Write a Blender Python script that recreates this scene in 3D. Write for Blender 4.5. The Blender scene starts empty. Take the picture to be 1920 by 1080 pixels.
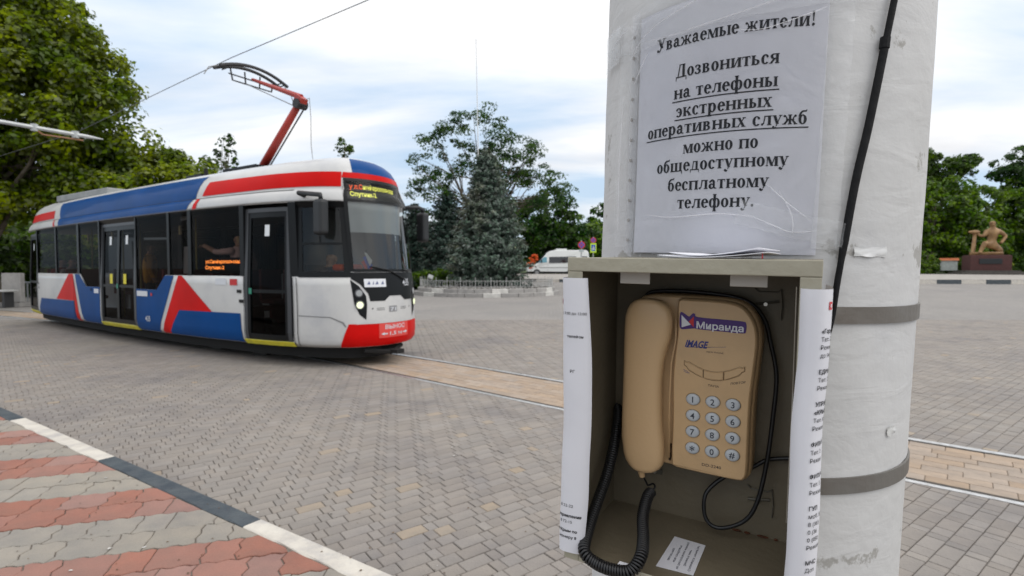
import bpy, bmesh, math, random
import numpy as np
from mathutils import Vector, Matrix, Euler, noise

# ------------------------------------------------------------------ camera, sky, sun, exposure
SC = bpy.context.scene
COL = SC.collection
HC = 1.45
cam_d = bpy.data.cameras.new('camera')
cam = bpy.data.objects.new('camera', cam_d); COL.objects.link(cam)
cam_d.sensor_fit = 'HORIZONTAL'; cam_d.sensor_width = 36.0; cam_d.lens = 18.75
cam_d.clip_start = 0.02; cam_d.clip_end = 3000
cam.location = (0, 0, HC)
cam.rotation_euler = (math.pi/2 - math.atan(37/1000), 0, 0)
cam_d.dof.use_dof = True; cam_d.dof.focus_distance = 0.74; cam_d.dof.aperture_fstop = 8.5
SC.camera = cam
SC.view_settings.view_transform = 'Standard'; SC.view_settings.look = 'None'
SC.view_settings.gamma = 1; SC.view_settings.use_curve_mapping = False
SC.view_settings.exposure = EXPO = 0.25
SUN_EL, SUN_AZ = math.radians(46), math.radians(112)      # azimuth from +Y towards +X

W = bpy.data.worlds.new('World'); SC.world = W; W.use_nodes = True
nt = W.node_tree; N = nt.nodes; Lk = nt.links
for n in list(N): N.remove(n)
def wn(t, **k):
    n = N.new(t)
    for a, b in k.items(): setattr(n, a, b)
    return n
out = wn('ShaderNodeOutputWorld'); bg = wn('ShaderNodeBackground')
sky = wn('ShaderNodeTexSky', sky_type='NISHITA', sun_disc=False, sun_elevation=SUN_EL, sun_rotation=SUN_AZ, dust_density=1.5, ozone_density=1.5)
tc = wn('ShaderNodeTexCoord'); sep = wn('ShaderNodeSeparateXYZ'); Lk.new(tc.outputs['Generated'], sep.inputs[0])
def wm(op, a, b=None):
    n = wn('ShaderNodeMath', operation=op)
    for i, v in enumerate((a, b)):
        if v is None: continue
        if isinstance(v, (int, float)): n.inputs[i].default_value = v
        else: Lk.new(v, n.inputs[i])
    return n.outputs[0]
zz = wm('ADD', wm('MAXIMUM', sep.outputs[2], 0.0), 0.16)
cx = wm('DIVIDE', sep.outputs[0], zz); cy = wm('DIVIDE', sep.outputs[1], zz)
comb = wn('ShaderNodeCombineXYZ'); Lk.new(cx, comb.inputs[0]); Lk.new(cy, comb.inputs[1])
mp = wn('ShaderNodeMapping'); Lk.new(comb.outputs[0], mp.inputs[0]); mp.inputs['Rotation'].default_value = (0, 0, .25); mp.inputs['Scale'].default_value = (.55, 1.15, 1); mp.inputs['Location'].default_value = (1.7, .6, 0)
n1 = wn('ShaderNodeTexNoise'); n1.inputs['Scale'].default_value = 0.9; n1.inputs['Detail'].default_value = 9; n1.inputs['Roughness'].default_value = .52; n1.inputs['Distortion'].default_value = .5
Lk.new(mp.outputs[0], n1.inputs['Vector'])
n2 = wn('ShaderNodeTexNoise'); n2.inputs['Scale'].default_value = 1.7; n2.inputs['Detail'].default_value = 7; n2.inputs['Roughness'].default_value = .55
mp2 = wn('ShaderNodeMapping'); Lk.new(comb.outputs[0], mp2.inputs[0]); mp2.inputs['Location'].default_value = (5.2, 3.1, 0); mp2.inputs['Scale'].default_value = (.6, 1.1, 1)
Lk.new(mp2.outputs[0], n2.inputs['Vector'])
cov = wn('ShaderNodeMapRange'); Lk.new(wm('ADD', n1.outputs[0], wm('MULTIPLY', wm('SUBTRACT', sep.outputs[2], .20), .40)), cov.inputs[0])
cov.inputs[1].default_value = .40; cov.inputs[2].default_value = .60; cov.inputs[3].default_value = .12; cov.inputs[4].default_value = 1
ccol = wn('ShaderNodeValToRGB'); Lk.new(n2.outputs[0], ccol.inputs[0])
ccol.color_ramp.elements[0].position = .30; ccol.color_ramp.elements[0].color = (7.3, 7.4, 7.7, 1)
ccol.color_ramp.elements[1].position = .66; ccol.color_ramp.elements[1].color = (9.6, 9.6, 9.6, 1)
skyg = wn('ShaderNodeMix', data_type='RGBA', blend_type='MIX'); skyg.inputs[0].default_value = .62
Lk.new(sky.outputs[0], skyg.inputs[6]); skyg.inputs[7].default_value = (5.6, 7.5, 9.7, 1)
mx = wn('ShaderNodeMix', data_type='RGBA', blend_type='MIX')
Lk.new(cov.outputs[0], mx.inputs[0]); Lk.new(skyg.outputs[2], mx.inputs[6]); Lk.new(ccol.outputs[0], mx.inputs[7])
# an overcast sky is brighter overhead than near the horizon
zr = wn('ShaderNodeMapRange', interpolation_type='SMOOTHSTEP'); Lk.new(sep.outputs[2], zr.inputs[0]); zr.inputs[1].default_value = .0; zr.inputs[2].default_value = 1.0; zr.inputs[3].default_value = .95; zr.inputs[4].default_value = 1.4
vm = wn('ShaderNodeVectorMath', operation='SCALE'); Lk.new(mx.outputs[2], vm.inputs[0]); Lk.new(zr.outputs[0], vm.inputs['Scale'])
Lk.new(vm.outputs[0], bg.inputs['Color']); bg.inputs['Strength'].default_value = 0.1
Lk.new(bg.outputs[0], out.inputs[0])

sd = bpy.data.lights.new('sun', 'SUN'); sd.energy = 0.9; sd.angle = math.radians(38); sd.color = (1, .955, .89)
so = bpy.data.objects.new('sun', sd); COL.objects.link(so)
so.rotation_euler = Vector((math.sin(SUN_AZ)*math.cos(SUN_EL), math.cos(SUN_AZ)*math.cos(SUN_EL), math.sin(SUN_EL))).to_track_quat('Z', 'Y').to_euler()
so.location = (20, 20, 30)
RND = random.Random(7); NR = np.random.default_rng(5)

# ------------------------------------------------------------------ materials
MATS = {}
def mat(name, col, rough=.6, metal=0., col2=None, scale=8., detail=4., bump=0., bscale=None, spec=.5, emit=None, alpha=None, rnd=0., trans=0., coat=0., lo=.35, hi=.65, dist=0., stain=0., sscale=.8):
    """procedural principled material: two-tone noise, bump, per-piece variation"""
    if name in MATS: return MATS[name]
    m = bpy.data.materials.new(name); m.use_nodes = True; t = m.node_tree
    b = t.nodes['Principled BSDF']; o = t.nodes['Material Output']
    b.inputs['Roughness'].default_value = rough; b.inputs['Metallic'].default_value = metal
    b.inputs['Specular IOR Level'].default_value = spec
    b.inputs['Coat Weight'].default_value = coat
    c4 = (*col, 1); b.inputs['Base Color'].default_value = c4
    src = None
    tcn = t.nodes.new('ShaderNodeTexCoord')
    if col2 is not None:
        nn = t.nodes.new('ShaderNodeTexNoise'); nn.inputs['Scale'].default_value = scale; nn.inputs['Detail'].default_value = detail; nn.inputs['Distortion'].default_value = dist
        t.links.new(tcn.outputs['Object'], nn.inputs['Vector'])
        r = t.nodes.new('ShaderNodeValToRGB'); r.color_ramp.elements[0].position = lo; r.color_ramp.elements[1].position = hi
        r.color_ramp.elements[0].color = c4; r.color_ramp.elements[1].color = (*col2, 1)
        t.links.new(nn.outputs[0], r.inputs[0]); src = r.outputs[0]
    if rnd:
        g = t.nodes.new('ShaderNodeNewGeometry'); oi = t.nodes.new('ShaderNodeObjectInfo')
        ad = t.nodes.new('ShaderNodeMath'); ad.operation = 'ADD'; t.links.new(g.outputs['Random Per Island'], ad.inputs[0]); t.links.new(oi.outputs['Random'], ad.inputs[1])
        fr = t.nodes.new('ShaderNodeMath'); fr.operation = 'FRACT'; t.links.new(ad.outputs[0], fr.inputs[0])
        mr = t.nodes.new('ShaderNodeMapRange'); t.links.new(fr.outputs[0], mr.inputs[0]); mr.inputs[3].default_value = 1-rnd; mr.inputs[4].default_value = 1+rnd
        hs = t.nodes.new('ShaderNodeHueSaturation'); t.links.new(mr.outputs[0], hs.inputs['Value'])
        sm = t.nodes.new('ShaderNodeMapRange'); mu = t.nodes.new('ShaderNodeMath'); mu.operation = 'MULTIPLY'; mu.inputs[1].default_value = 7.3
        t.links.new(fr.outputs[0], mu.inputs[0]); f2 = t.nodes.new('ShaderNodeMath'); f2.operation = 'FRACT'; t.links.new(mu.outputs[0], f2.inputs[0])
        t.links.new(f2.outputs[0], sm.inputs[0]); sm.inputs[3].default_value = 1-rnd*2; sm.inputs[4].default_value = 1+rnd*2
        t.links.new(sm.outputs[0], hs.inputs['Saturation'])
        if src: t.links.new(src, hs.inputs['Color'])
        else: hs.inputs['Color'].default_value = c4
        src = hs.outputs[0]
    if stain:
        # grime and faded patches metres across, in the place's own coordinates
        g = t.nodes.new('ShaderNodeNewGeometry'); sn = t.nodes.new('ShaderNodeTexNoise'); sn.inputs['Scale'].default_value = sscale; sn.inputs['Detail'].default_value = 8; sn.inputs['Roughness'].default_value = .62
        t.links.new(g.outputs['Position'], sn.inputs['Vector']); r2 = t.nodes.new('ShaderNodeValToRGB'); e = r2.color_ramp.elements
        e[0].position = .32; e[0].color = (1-stain, 1-stain, 1-stain*.8, 1); e[1].position = .68; e[1].color = (1+stain*.35, 1+stain*.28, 1+stain*.18, 1)
        e2 = e.new(.5); e2.color = (1, 1-stain*.08, 1-stain*.12, 1)
        t.links.new(sn.outputs[0], r2.inputs[0]); ml = t.nodes.new('ShaderNodeMix'); ml.data_type = 'RGBA'; ml.blend_type = 'MULTIPLY'; ml.inputs[0].default_value = 1; ml.clamp_result = False
        if src: t.links.new(src, ml.inputs[6])
        else: ml.inputs[6].default_value = c4
        t.links.new(r2.outputs[0], ml.inputs[7]); src = ml.outputs[2]
    if src: t.links.new(src, b.inputs['Base Color'])
    if bump:
        bn = t.nodes.new('ShaderNodeTexNoise'); bn.inputs['Scale'].default_value = bscale or scale*4; bn.inputs['Detail'].default_value = 6
        t.links.new(tcn.outputs['Object'], bn.inputs['Vector'])
        bp = t.nodes.new('ShaderNodeBump'); bp.inputs['Strength'].default_value = min(1, bump); bp.inputs['Distance'].default_value = .01 if bump <= 1 else .01*bump
        t.links.new(bn.outputs[0], bp.inputs['Height']); t.links.new(bp.outputs[0], b.inputs['Normal'])
    if emit:
        b.inputs['Emission Color'].default_value = (*emit[0], 1); b.inputs['Emission Strength'].default_value = emit[1]
    if alpha is not None: b.inputs['Alpha'].default_value = alpha
    if trans:
        tr = t.nodes.new('ShaderNodeBsdfTranslucent'); mxs = t.nodes.new('ShaderNodeMixShader'); mxs.inputs[0].default_value = trans
        if src: t.links.new(src, tr.inputs[0])
        else: tr.inputs[0].default_value = c4
        t.links.new(b.outputs[0], mxs.inputs[1]); t.links.new(tr.outputs[0], mxs.inputs[2]); t.links.new(mxs.outputs[0], o.inputs[0])
    MATS[name] = m
    return m
def glass(name, tint, rough=.02, refl=.5, ior=1.5):
    m = bpy.data.materials.new(name); m.use_nodes = True; t = m.node_tree
    t.nodes.remove(t.nodes['Principled BSDF']); o = t.nodes['Material Output']
    gl = t.nodes.new('ShaderNodeBsdfGlossy'); gl.inputs['Roughness'].default_value = rough; gl.inputs['Color'].default_value = (refl, refl, refl, 1)
    tr = t.nodes.new('ShaderNodeBsdfTransparent'); tr.inputs[0].default_value = (*tint, 1)
    fr = t.nodes.new('ShaderNodeFresnel'); fr.inputs[0].default_value = ior
    ms = t.nodes.new('ShaderNodeMixShader'); t.links.new(fr.outputs[0], ms.inputs[0]); t.links.new(tr.outputs[0], ms.inputs[1]); t.links.new(gl.outputs[0], ms.inputs[2])
    t.links.new(ms.outputs[0], o.inputs[0]); MATS[name] = m
    return m

# ------------------------------------------------------------------ object helpers
WMX = {}
def link(o, parent=None, M=None):
    COL.objects.link(o)
    Mw = M if M is not None else Matrix.Identity(4)
    if parent is not None:
        o.parent = parent; o.matrix_parent_inverse = WMX[parent.name].inverted()
    o.matrix_basis = Mw; WMX[o.name] = Mw
    return o
def tag(o, label=None, cat=None, group=None, kind=None):
    if label: o['label'] = label
    if cat: o['category'] = cat
    if group: o['group'] = group
    if kind: o['kind'] = kind
    return o
def thing(name, label, cat, loc=(0, 0, 0), group=None):
    o = bpy.data.objects.new(name, None); o.empty_display_size = .1
    link(o, None, Matrix.Translation(loc)); return tag(o, label, cat, group)
def mesh(name, verts, faces, m, parent=None, smooth=False, M=None, midx=None):
    me = bpy.data.meshes.new(name); me.from_pydata([tuple(v) for v in verts], [], faces); me.update()
    for x in (m if isinstance(m, (list, tuple)) else [m]): me.materials.append(x)
    if midx is not None: me.polygons.foreach_set('material_index', midx)
    if smooth: me.polygons.foreach_set('use_smooth', [True]*len(me.polygons))
    return link(bpy.data.objects.new(name, me), parent, M)
class MB:
    """collects simple solids into one mesh"""
    def __init__(s): s.v = []; s.f = []; s.i = []
    def add(s, v, f, mi=0):
        n = len(s.v); s.v += [tuple(p) for p in v]; s.f += [tuple(n+i for i in q) for q in f]; s.i += [mi]*len(f); return s
    def box(s, c, d, M=None, mi=0):
        hx, hy, hz = d[0]/2, d[1]/2, d[2]/2
        v = [Vector((x*hx, y*hy, z*hz)) for z in (-1, 1) for y in (-1, 1) for x in (-1, 1)]
        v = [(M @ p if M else p)+Vector(c) for p in v]
        return s.add(v, [(0, 2, 3, 1), (4, 5, 7, 6), (0, 1, 5, 4), (2, 6, 7, 3), (0, 4, 6, 2), (1, 3, 7, 5)], mi)
    def tube(s, pts, r, n=8, mi=0, cap=True):
        pts = [Vector(p) for p in pts]; k = len(pts)
        rr = r if isinstance(r, (list, tuple)) else [r]*k
        up = None; vs = []
        for i, p in enumerate(pts):
            d = (pts[min(i+1, k-1)]-pts[max(i-1, 0)]).normalized()
            if up is None: up = d.orthogonal().normalized()
            up = (up-d*up.dot(d)).normalized(); w = d.cross(up)
            for j in range(n):
                a = 2*math.pi*j/n; vs.append(p+(up*math.cos(a)+w*math.sin(a))*rr[i])
        f = [(i*n+j, i*n+(j+1) % n, (i+1)*n+(j+1) % n, (i+1)*n+j) for i in range(k-1) for j in range(n)]
        if cap: f += [tuple(range(n))[::-1], tuple((k-1)*n+j for j in range(n))]
        return s.add(vs, f, mi)
    def disc(s, c, nrm, r, h, n=20, mi=0, r2=None):
        c = Vector(c); nrm = Vector(nrm).normalized()
        return s.tube([c-nrm*h/2, c+nrm*h/2], [r, r2 or r], n, mi)
    def ball(s, c, r, n=8, mi=0):
        rx, ry, rz = r if isinstance(r, (tuple, list)) else (r, r, r)
        v = []; f = []
        for i in range(n+1):
            th = math.pi*i/n
            for j in range(2*n):
                ph = math.pi*j/n; v.append((c[0]+rx*math.sin(th)*math.cos(ph), c[1]+ry*math.sin(th)*math.sin(ph), c[2]+rz*math.cos(th)))
        for i in range(n):
            for j in range(2*n): f.append((i*2*n+j, (i+1)*2*n+j, (i+1)*2*n+(j+1) % (2*n), i*2*n+(j+1) % (2*n)))
        return s.add(v, f, mi)
    def loft(s, rings, mi=0, closed=True, cap=True):
        n = len(rings[0]); v = [p for r in rings for p in r]
        m = n if closed else n-1
        f = [(i*n+j, i*n+(j+1) % n, (i+1)*n+(j+1) % n, (i+1)*n+j) for i in range(len(rings)-1) for j in range(m)]
        if cap: f += [tuple(range(n))[::-1], tuple((len(rings)-1)*n+j for j in range(n))]
        return s.add(v, f, mi)
    def map(s, fn): s.v = [tuple(fn(Vector(p))) for p in s.v]; return s
    def build(s, name, m, parent=None, smooth=False, M=None):
        o = mesh(name, s.v, s.f, m, parent, smooth, M, s.i)
        bm = bmesh.new(); bm.from_mesh(o.data); bmesh.ops.recalc_face_normals(bm, faces=bm.faces); bm.to_mesh(o.data); bm.free()
        return o
def bevel(o, w, seg=2, ang=35):
    b = o.modifiers.new('bevel', 'BEVEL'); b.width = w; b.segments = seg; b.limit_method = 'ANGLE'; b.angle_limit = math.radians(ang); b.harden_normals = False
    return o
def copy_tree(o, parent=None, loc=None, rz=None):
    c = o.copy(); COL.objects.link(c)
    if parent is not None: c.parent = parent
    if loc is not None: c.location = loc
    if rz is not None: c.rotation_euler.z = rz
    WMX[c.name] = c.matrix_basis.copy()
    for ch in list(o.children): copy_tree(ch, c)
    return c

# flat lettering: 2-D meshes that are laid on curved or tilted surfaces
_txt = {}
def text2d(body, bold=0., font_shear=0.):
    k = (body, bold, font_shear)
    if k in _txt: return _txt[k]
    c = bpy.data.curves.new('t', 'FONT'); c.body = body; c.size = 1; c.resolution_u = 3; c.offset = bold; c.shear = font_shear
    o = bpy.data.objects.new('t', c); COL.objects.link(o)
    me = bpy.data.meshes.new_from_object(o.evaluated_get(bpy.context.evaluated_depsgraph_get()))
    v = [(p.co.x, p.co.y) for p in me.vertices]; f = [tuple(p.vertices) for p in me.polygons]
    COL.objects.unlink(o); bpy.data.objects.remove(o); bpy.data.curves.remove(c); bpy.data.meshes.remove(me)
    _txt[k] = (v, f); return v, f
def lay(vf, x0, x1, y0, h, fit=True, xh=None):
    """scale 2-D lettering: left x0, right x1 (or None), baseline y0, cap height h (em*.73)"""
    v, f = vf; a = min(p[0] for p in v); b = max(p[0] for p in v)
    s = h/.73; sx = (x1-x0)/(b-a) if x1 is not None else s
    return [(x0+(p[0]-a)*sx, y0+p[1]*s) for p in v], f

# bold serif lettering drawn stroke by stroke (Cyrillic)
def _R(x0, y0, x1, y1):
    if 0 < y1-y0 < 50: y1 += 10 if y0 < 400 else 0; y0 -= 10 if y0 > 400 else 0
    return ([(x0, y0), (x1, y0), (x1, y1), (x0, y1)], [(0, 1, 2, 3)])
def _Dg(x0, y0, x1, y1, w):
    w *= 1.15
    return ([(x0, y0), (x0+w, y0), (x1+w, y1), (x1, y1)], [(0, 1, 2, 3)])
def _A(cx, cy, rx, ry, a0, a1, ws, wt, n=18):
    ws *= 1.18; wt *= 1.35
    v = []; f = []
    for i in range(n+1):
        a = math.radians(a0+(a1-a0)*i/n); v += [(cx+rx*math.cos(a), cy+ry*math.sin(a)), (cx+(rx-ws)*math.cos(a), cy+(ry-wt)*math.sin(a))]
    for i in range(n): f.append((2*i, 2*i+2, 2*i+3, 2*i+1))
    return v, f
def _O(cx, cy, r, n=10): return ([(cx+r*math.cos(2*math.pi*i/n), cy+r*math.sin(2*math.pi*i/n)) for i in range(n)], [tuple(range(n))])
X = 465; S = 142; SF = 30
def stem(x, y0=0, y1=X, w=S, b=1, t=1):
    o = [_R(x, y0, x+w, y1)]
    if b: o.append(_R(x-42, y0, x+w+42, y0+SF))
    if t: o.append(_R(x-42, y1-SF, x+w+42, y1))
    return o
G = {
 'о': (470, [_A(235, 230, 215, 243, 0, 360, 125, 38, 26)]),
 'с': (420, [_A(235, 230, 215, 243, 42, 318, 125, 38, 22), _O(345, 360, 58)]),
 'е': (440, [_A(235, 230, 215, 243, 0, 322, 125, 38, 24), _R(100, 232, 440, 272)]),
 'э': (430, [_A(190, 230, 215, 243, -138, 138, 125, 38, 22), _R(150, 215, 330, 258), _O(75, 360, 55)]),
 'а': (490, [_R(270, 60, 385, 340), _A(235, 325, 150, 148, 0, 165, 115, 36), _O(110, 355, 55), _A(185, 130, 160, 140, 40, 330, 115, 36), _A(425, 75, 155, 75, 180, 300, 100, 40)]),
 'н': (600, stem(60)+stem(415)+[_R(150, 212, 450, 258)]),
 'и': (600, stem(60)+stem(415)+[_Dg(170, 20, 372, 400, 58)]),
 'п': (600, stem(60)+stem(415)+[_R(150, X-42, 450, X)]),
 'щ': (860, stem(55)+stem(345)+stem(635)+[_R(60, 0, 800, 38), _R(770, -120, 815, 30)]),
 'т': (470, stem(172, t=0)+[_R(20, X-40, 450, X), _R(20, 330, 48, X), _R(422, 330, 450, X)]),
 'л': (560, stem(375)+[_R(170, X-40, 420, X), _Dg(120, 60, 190, 440, 50), _O(85, 55, 58)]),
 'м': (680, stem(500)+[_R(20, 0, 150, 28), _Dg(70, 0, 78, X, 36), _Dg(285, 0, 60, X, 125), _Dg(285, 0, 480, X, 48), _R(20, X-SF, 170, X), _R(470, X-SF, 660, X)]),
 'ж': (760, stem(325, w=115)+[_Dg(30, 0, 235, 235, 105), _Dg(235, 215, 110, 440, 52), _O(100, 405, 58), _Dg(625, 0, 430, 235, 105), _Dg(475, 215, 600, 440, 52), _O(655, 405, 58), _R(180, 212, 600, 252), _R(0, 0, 180, 28), _R(580, 0, 760, 28)]),
 'к': (560, stem(60)+[_R(150, 212, 270, 252), _Dg(400, 0, 225, 240, 130), _Dg(235, 215, 380, 430, 55), _O(440, 405, 60), _R(350, 0, 560, 28)]),
 'р': (540, stem(60, -205, X)+[_A(285, 230, 215, 243, -150, 150, 125, 38, 20)]),
 'у': (510, [_Dg(210, 40, 55, X, 125), _Dg(195, -60, 420, X, 45), _A(120, -80, 110, 115, 190, 345, 45, 60), _O(75, -110, 62), _R(5, X-SF, 220, X), _R(350, X-SF, 515, X)]),
 'ф': (680, stem(280, -205, 680)+[_A(215, 230, 190, 243, 30, 330, 120, 36, 20), _A(470, 230, 190, 243, -150, 150, 120, 36, 20)]),
 'х': (520, [_Dg(330, 0, 60, X, 125), _Dg(55, 0, 395, X, 50), _R(5, X-SF, 225, X), _R(330, X-SF, 500, X), _R(5, 0, 165, SF), _R(285, 0, 505, SF)]),
 'ь': (500, stem(60)+[_A(255, 132, 205, 137, -100, 100, 120, 36), _R(150, 0, 260, 36), _R(150, 232, 260, 269)]),
 'ы': (690, stem(60)+[_A(230, 132, 185, 137, -100, 100, 115, 36), _R(150, 0, 240, 36), _R(150, 232, 240, 269)]+stem(515)),
 'я': (550, stem(350)+[_A(255, 340, 195, 128, 90, 280, 118, 36), _R(250, X-36, 400, X), _R(250, 212, 400, 248), _Dg(25, 0, 215, 225, 110), _R(0, 0, 150, 28)]),
 'в': (520, stem(60)+[_A(235, 350, 185, 118, -90, 92, 112, 34), _A(250, 125, 205, 130, -92, 90, 120, 36), _R(140, 0, 260, 36), _R(140, X-34, 250, X), _R(140, 226, 260, 260)]),
 'б': (500, [_A(245, 222, 212, 236, 0, 360, 122, 38, 26), _A(300, 330, 265, 330, 95, 175, 95, 60), _R(230, 590, 400, 655), _Dg(380, 590, 420, 690, 45)]),
 'д': (580, [_Dg(130, 30, 190, X, 45), _R(180, X-38, 470, X), _R(350, 20, 472, X), _R(20, 0, 560, 40), _R(20, -125, 52, 20), _R(528, -125, 560, 20)]),
 'з': (430, [_A(185, 350, 185, 122, -90, 140, 115, 34), _A(180, 125, 215, 132, -150, 90, 122, 36), _O(75, 380, 50), _O(65, 80, 50), _R(130, 226, 220, 258)]),
 'У': (720, [_Dg(330, 180, 90, 680, 165), _Dg(230, 40, 570, 680, 55), _A(170, 60, 120, 75, 180, 350, 60, 50), _O(105, 70, 75), _R(20, 645, 300, 680), _R(470, 645, 720, 680)]),
 'Д': (720, [_Dg(120, 30, 250, 680, 55), _R(230, 645, 620, 680), _R(440, 20, 590, 680), _R(20, 0, 710, 45), _R(20, -165, 58, 20), _R(672, -165, 710, 20)]),
 '!': (330, [([(110, 680), (230, 680), (190, 210), (150, 210)], [(0, 1, 2, 3)]), _O(170, 65, 75)]),
 '.': (250, [_O(110, 65, 75)]), ' ': (270, []),
}
def serif2d(body):
    v = []; f = []; x = 0
    for ch in body:
        w, parts = G[ch]
        for pv, pf in parts:
            n = len(v); v += [((x+a)/1000, b/1000) for a, b in pv]; f += [tuple(n+i for i in q) for q in pf]
        x += w+18
    return v, f
# ------------------------------------------------------------------ ground and paving
def gz(x, y):
    t = min(max((y-35)/17, 0), 1); return .66*t*t*(3-2*t) + max(0, y-52)*.004
M_joint = mat('joint_sand', (.225, .195, .165), .95, col2=(.165, .14, .12), scale=30, bump=.4)
def ground_material():
    m = mat('far_paving', (.275, .262, .248), .85, col2=(.245, .235, .224), scale=.35, detail=8, bump=.25, bscale=40, stain=.12, sscale=.25)
    # courses of small blocks, too far off to model one by one
    t = m.node_tree; b = t.nodes['Principled BSDF']; tcn = t.nodes.new('ShaderNodeTexCoord'); mpn = t.nodes.new('ShaderNodeMapping'); mpn.inputs['Rotation'].default_value = (0, 0, math.radians(-37)); t.links.new(tcn.outputs['Object'], mpn.inputs[0])
    bt = t.nodes.new('ShaderNodeTexBrick'); bt.inputs['Scale'].default_value = 1; bt.inputs['Mortar Size'].default_value = .007; bt.inputs['Brick Width'].default_value = .16; bt.inputs['Row Height'].default_value = .0925
    bt.inputs['Color1'].default_value = (1.08, 1.07, 1.06, 1); bt.inputs['Color2'].default_value = (.90, .90, .91, 1); bt.inputs['Mortar'].default_value = (.62, .58, .54, 1); bt.offset = .3
    t.links.new(mpn.outputs[0], bt.inputs[0]); ml = t.nodes.new('ShaderNodeMix'); ml.data_type = 'RGBA'; ml.blend_type = 'MULTIPLY'; ml.inputs[0].default_value = 1; ml.clamp_result = False
    src = b.inputs['Base Color'].links[0].from_socket; t.links.new(src, ml.inputs[6]); t.links.new(bt.outputs[0], ml.inputs[7]); t.links.new(ml.outputs[2], b.inputs['Base Color'])
    return m
M_far = ground_material()
v = []; f = []
xs = [-600, -120, -60, -40]+[-30+i*2.5 for i in range(37)]+[80, 160, 600]
ys = [-30, 0, 8, 16, 24, 30, 34]+[36+i*1.5 for i in range(14)]+[60, 70, 90, 130, 250, 1500]
for y in ys:
    for x in xs: v.append((x, y, gz(x, y)-.012))
nx = len(xs)
for j in range(len(ys)-1):
    for i in range(nx-1): f.append((j*nx+i, j*nx+i+1, (j+1)*nx+i+1, (j+1)*nx+i))
ground = mesh('ground', v, f, M_far, smooth=True); tag(ground, kind='structure')

# tram track centre line (straight near the camera, bending away behind the tram)
TC = [(9.8, -1.63), (7.48, .31), (.585, 6.1), (-2.48, 8.67), (-5.6, 10.95), (-9.2, 13.2), (-13.5, 15.75), (-19, 18.4), (-27, 21.6), (-45, 27)]
def poly_len(P):
    L = [0]
    for a, b in zip(P, P[1:]): L.append(L[-1]+math.dist(a, b))
    return L
def catm(P, n=6):
    o = []
    for i in range(len(P)-1):
        p0, p1, p2, p3 = P[max(i-1, 0)], P[i], P[i+1], P[min(i+2, len(P)-1)]
        for k in range(n):
            t = k/n; o.append(tuple(.5*(2*p1[j]+(p2[j]-p0[j])*t+(2*p0[j]-5*p1[j]+4*p2[j]-p3[j])*t*t+(3*p1[j]-p0[j]-3*p2[j]+p3[j])*t**3) for j in range(len(p1))))
    o.append(tuple(P[-1])); return o
TCs = TC[:2]+catm(TC[2:], 6); TL = poly_len(TCs)
def track(u, v_):
    """u metres along the track from its camera end, v_ metres to the far side"""
    u = min(max(u, 0), TL[-1]-1e-3); i = max(k for k in range(len(TL)) if TL[k] <= u); i = min(i, len(TCs)-2)
    t = (u-TL[i])/(TL[i+1]-TL[i]); a, b = TCs[i], TCs[i+1]
    def nn(k):
        p, q = TCs[max(k-1, 0)], TCs[min(k+1, len(TCs)-1)]; d = Vector((q[0]-p[0], q[1]-p[1])).normalized(); return Vector((d.y, -d.x))
    n = (nn(i)*(1-t)+nn(i+1)*t).normalized()
    if n.y < 0: n = -n
    return Vector((a[0]+(b[0]-a[0])*t+n.x*v_, a[1]+(b[1]-a[1])*t+n.y*v_))
def tdist(x, y):
    best = 1e9; sg = 1
    for a, b in zip(TCs, TCs[1:]):
        ax, ay = a; dx, dy = b[0]-ax, b[1]-ay; t = max(0, min(1, ((x-ax)*dx+(y-ay)*dy)/(dx*dx+dy*dy)))
        px, py = x-ax-dx*t, y-ay-dy*t; d = math.hypot(px, py)
        if d < best:
            best = d; n = Vector((dy, -dx)).normalized(); n = -n if n.y < 0 else n; sg = 1 if px*n.x+py*n.y > 0 else -1; foot = (ax+dx*t, ay+dy*t, n.x, n.y)
    return best*sg, foot
def clip(poly, n, d):
    """keep the part with n.p >= d"""
    o = []
    for i in range(len(poly)):
        a, b = poly[i], poly[(i+1) % len(poly)]; da = a[0]*n[0]+a[1]*n[1]-d; db = b[0]*n[0]+b[1]*n[1]-d
        if da >= 0: o.append(a)
        if (da > 0) != (db > 0) and abs(da-db) > 1e-9:
            t = da/(da-db); o.append((a[0]+(b[0]-a[0])*t, a[1]+(b[1]-a[1])*t))
    return o
def area(p): return abs(sum(p[i][0]*p[(i+1) % len(p)][1]-p[(i+1) % len(p)][0]*p[i][1] for i in range(len(p))))/2
def slab(poly, top, depth=.02, ch=.0035):
    """a paving piece: top face, small chamfer, sides; poly counter-clockwise"""
    n = len(poly); cx_ = sum(p[0] for p in poly)/n; cy_ = sum(p[1] for p in poly)/n
    v = []
    for p in poly:
        d = max(math.hypot(p[0]-cx_, p[1]-cy_), 1e-6); k = 1-ch*1.3/d
        v.append((cx_+(p[0]-cx_)*k, cy_+(p[1]-cy_)*k, top))
    v += [(p[0], p[1], top-ch) for p in poly]+[(p[0], p[1], top-depth) for p in poly]
    f = [tuple(range(n))]
    for i in range(n):
        j = (i+1) % n; f += [(i, n+i, n+j, j), (n+i, 2*n+i, 2*n+j, n+j)]
    return v, f
def camd(x, y): return math.hypot(x, y)
def in_view(x, y, pad=.3): return y > 1.9 and abs(x) < .99*y+pad

M_pav = mat('concrete_paver', (.262, .238, .214), .85, col2=(.226, .207, .189), scale=5, detail=8, bump=.5, bscale=60, rnd=.075, stain=.22)
M_pav_tan = mat('tan_paver', (.33, .265, .20), .85, col2=(.28, .235, .185), scale=9, bump=.5, bscale=60, rnd=.06)
KD, KN = (.843, -.539), (-.539, -.843); K0 = (-.503, 2.293)
def kdist(x, y): return (x-K0[0])*KN[0]+(y-K0[1])*KN[1]     # > 0 on the footway side of the road face

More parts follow.
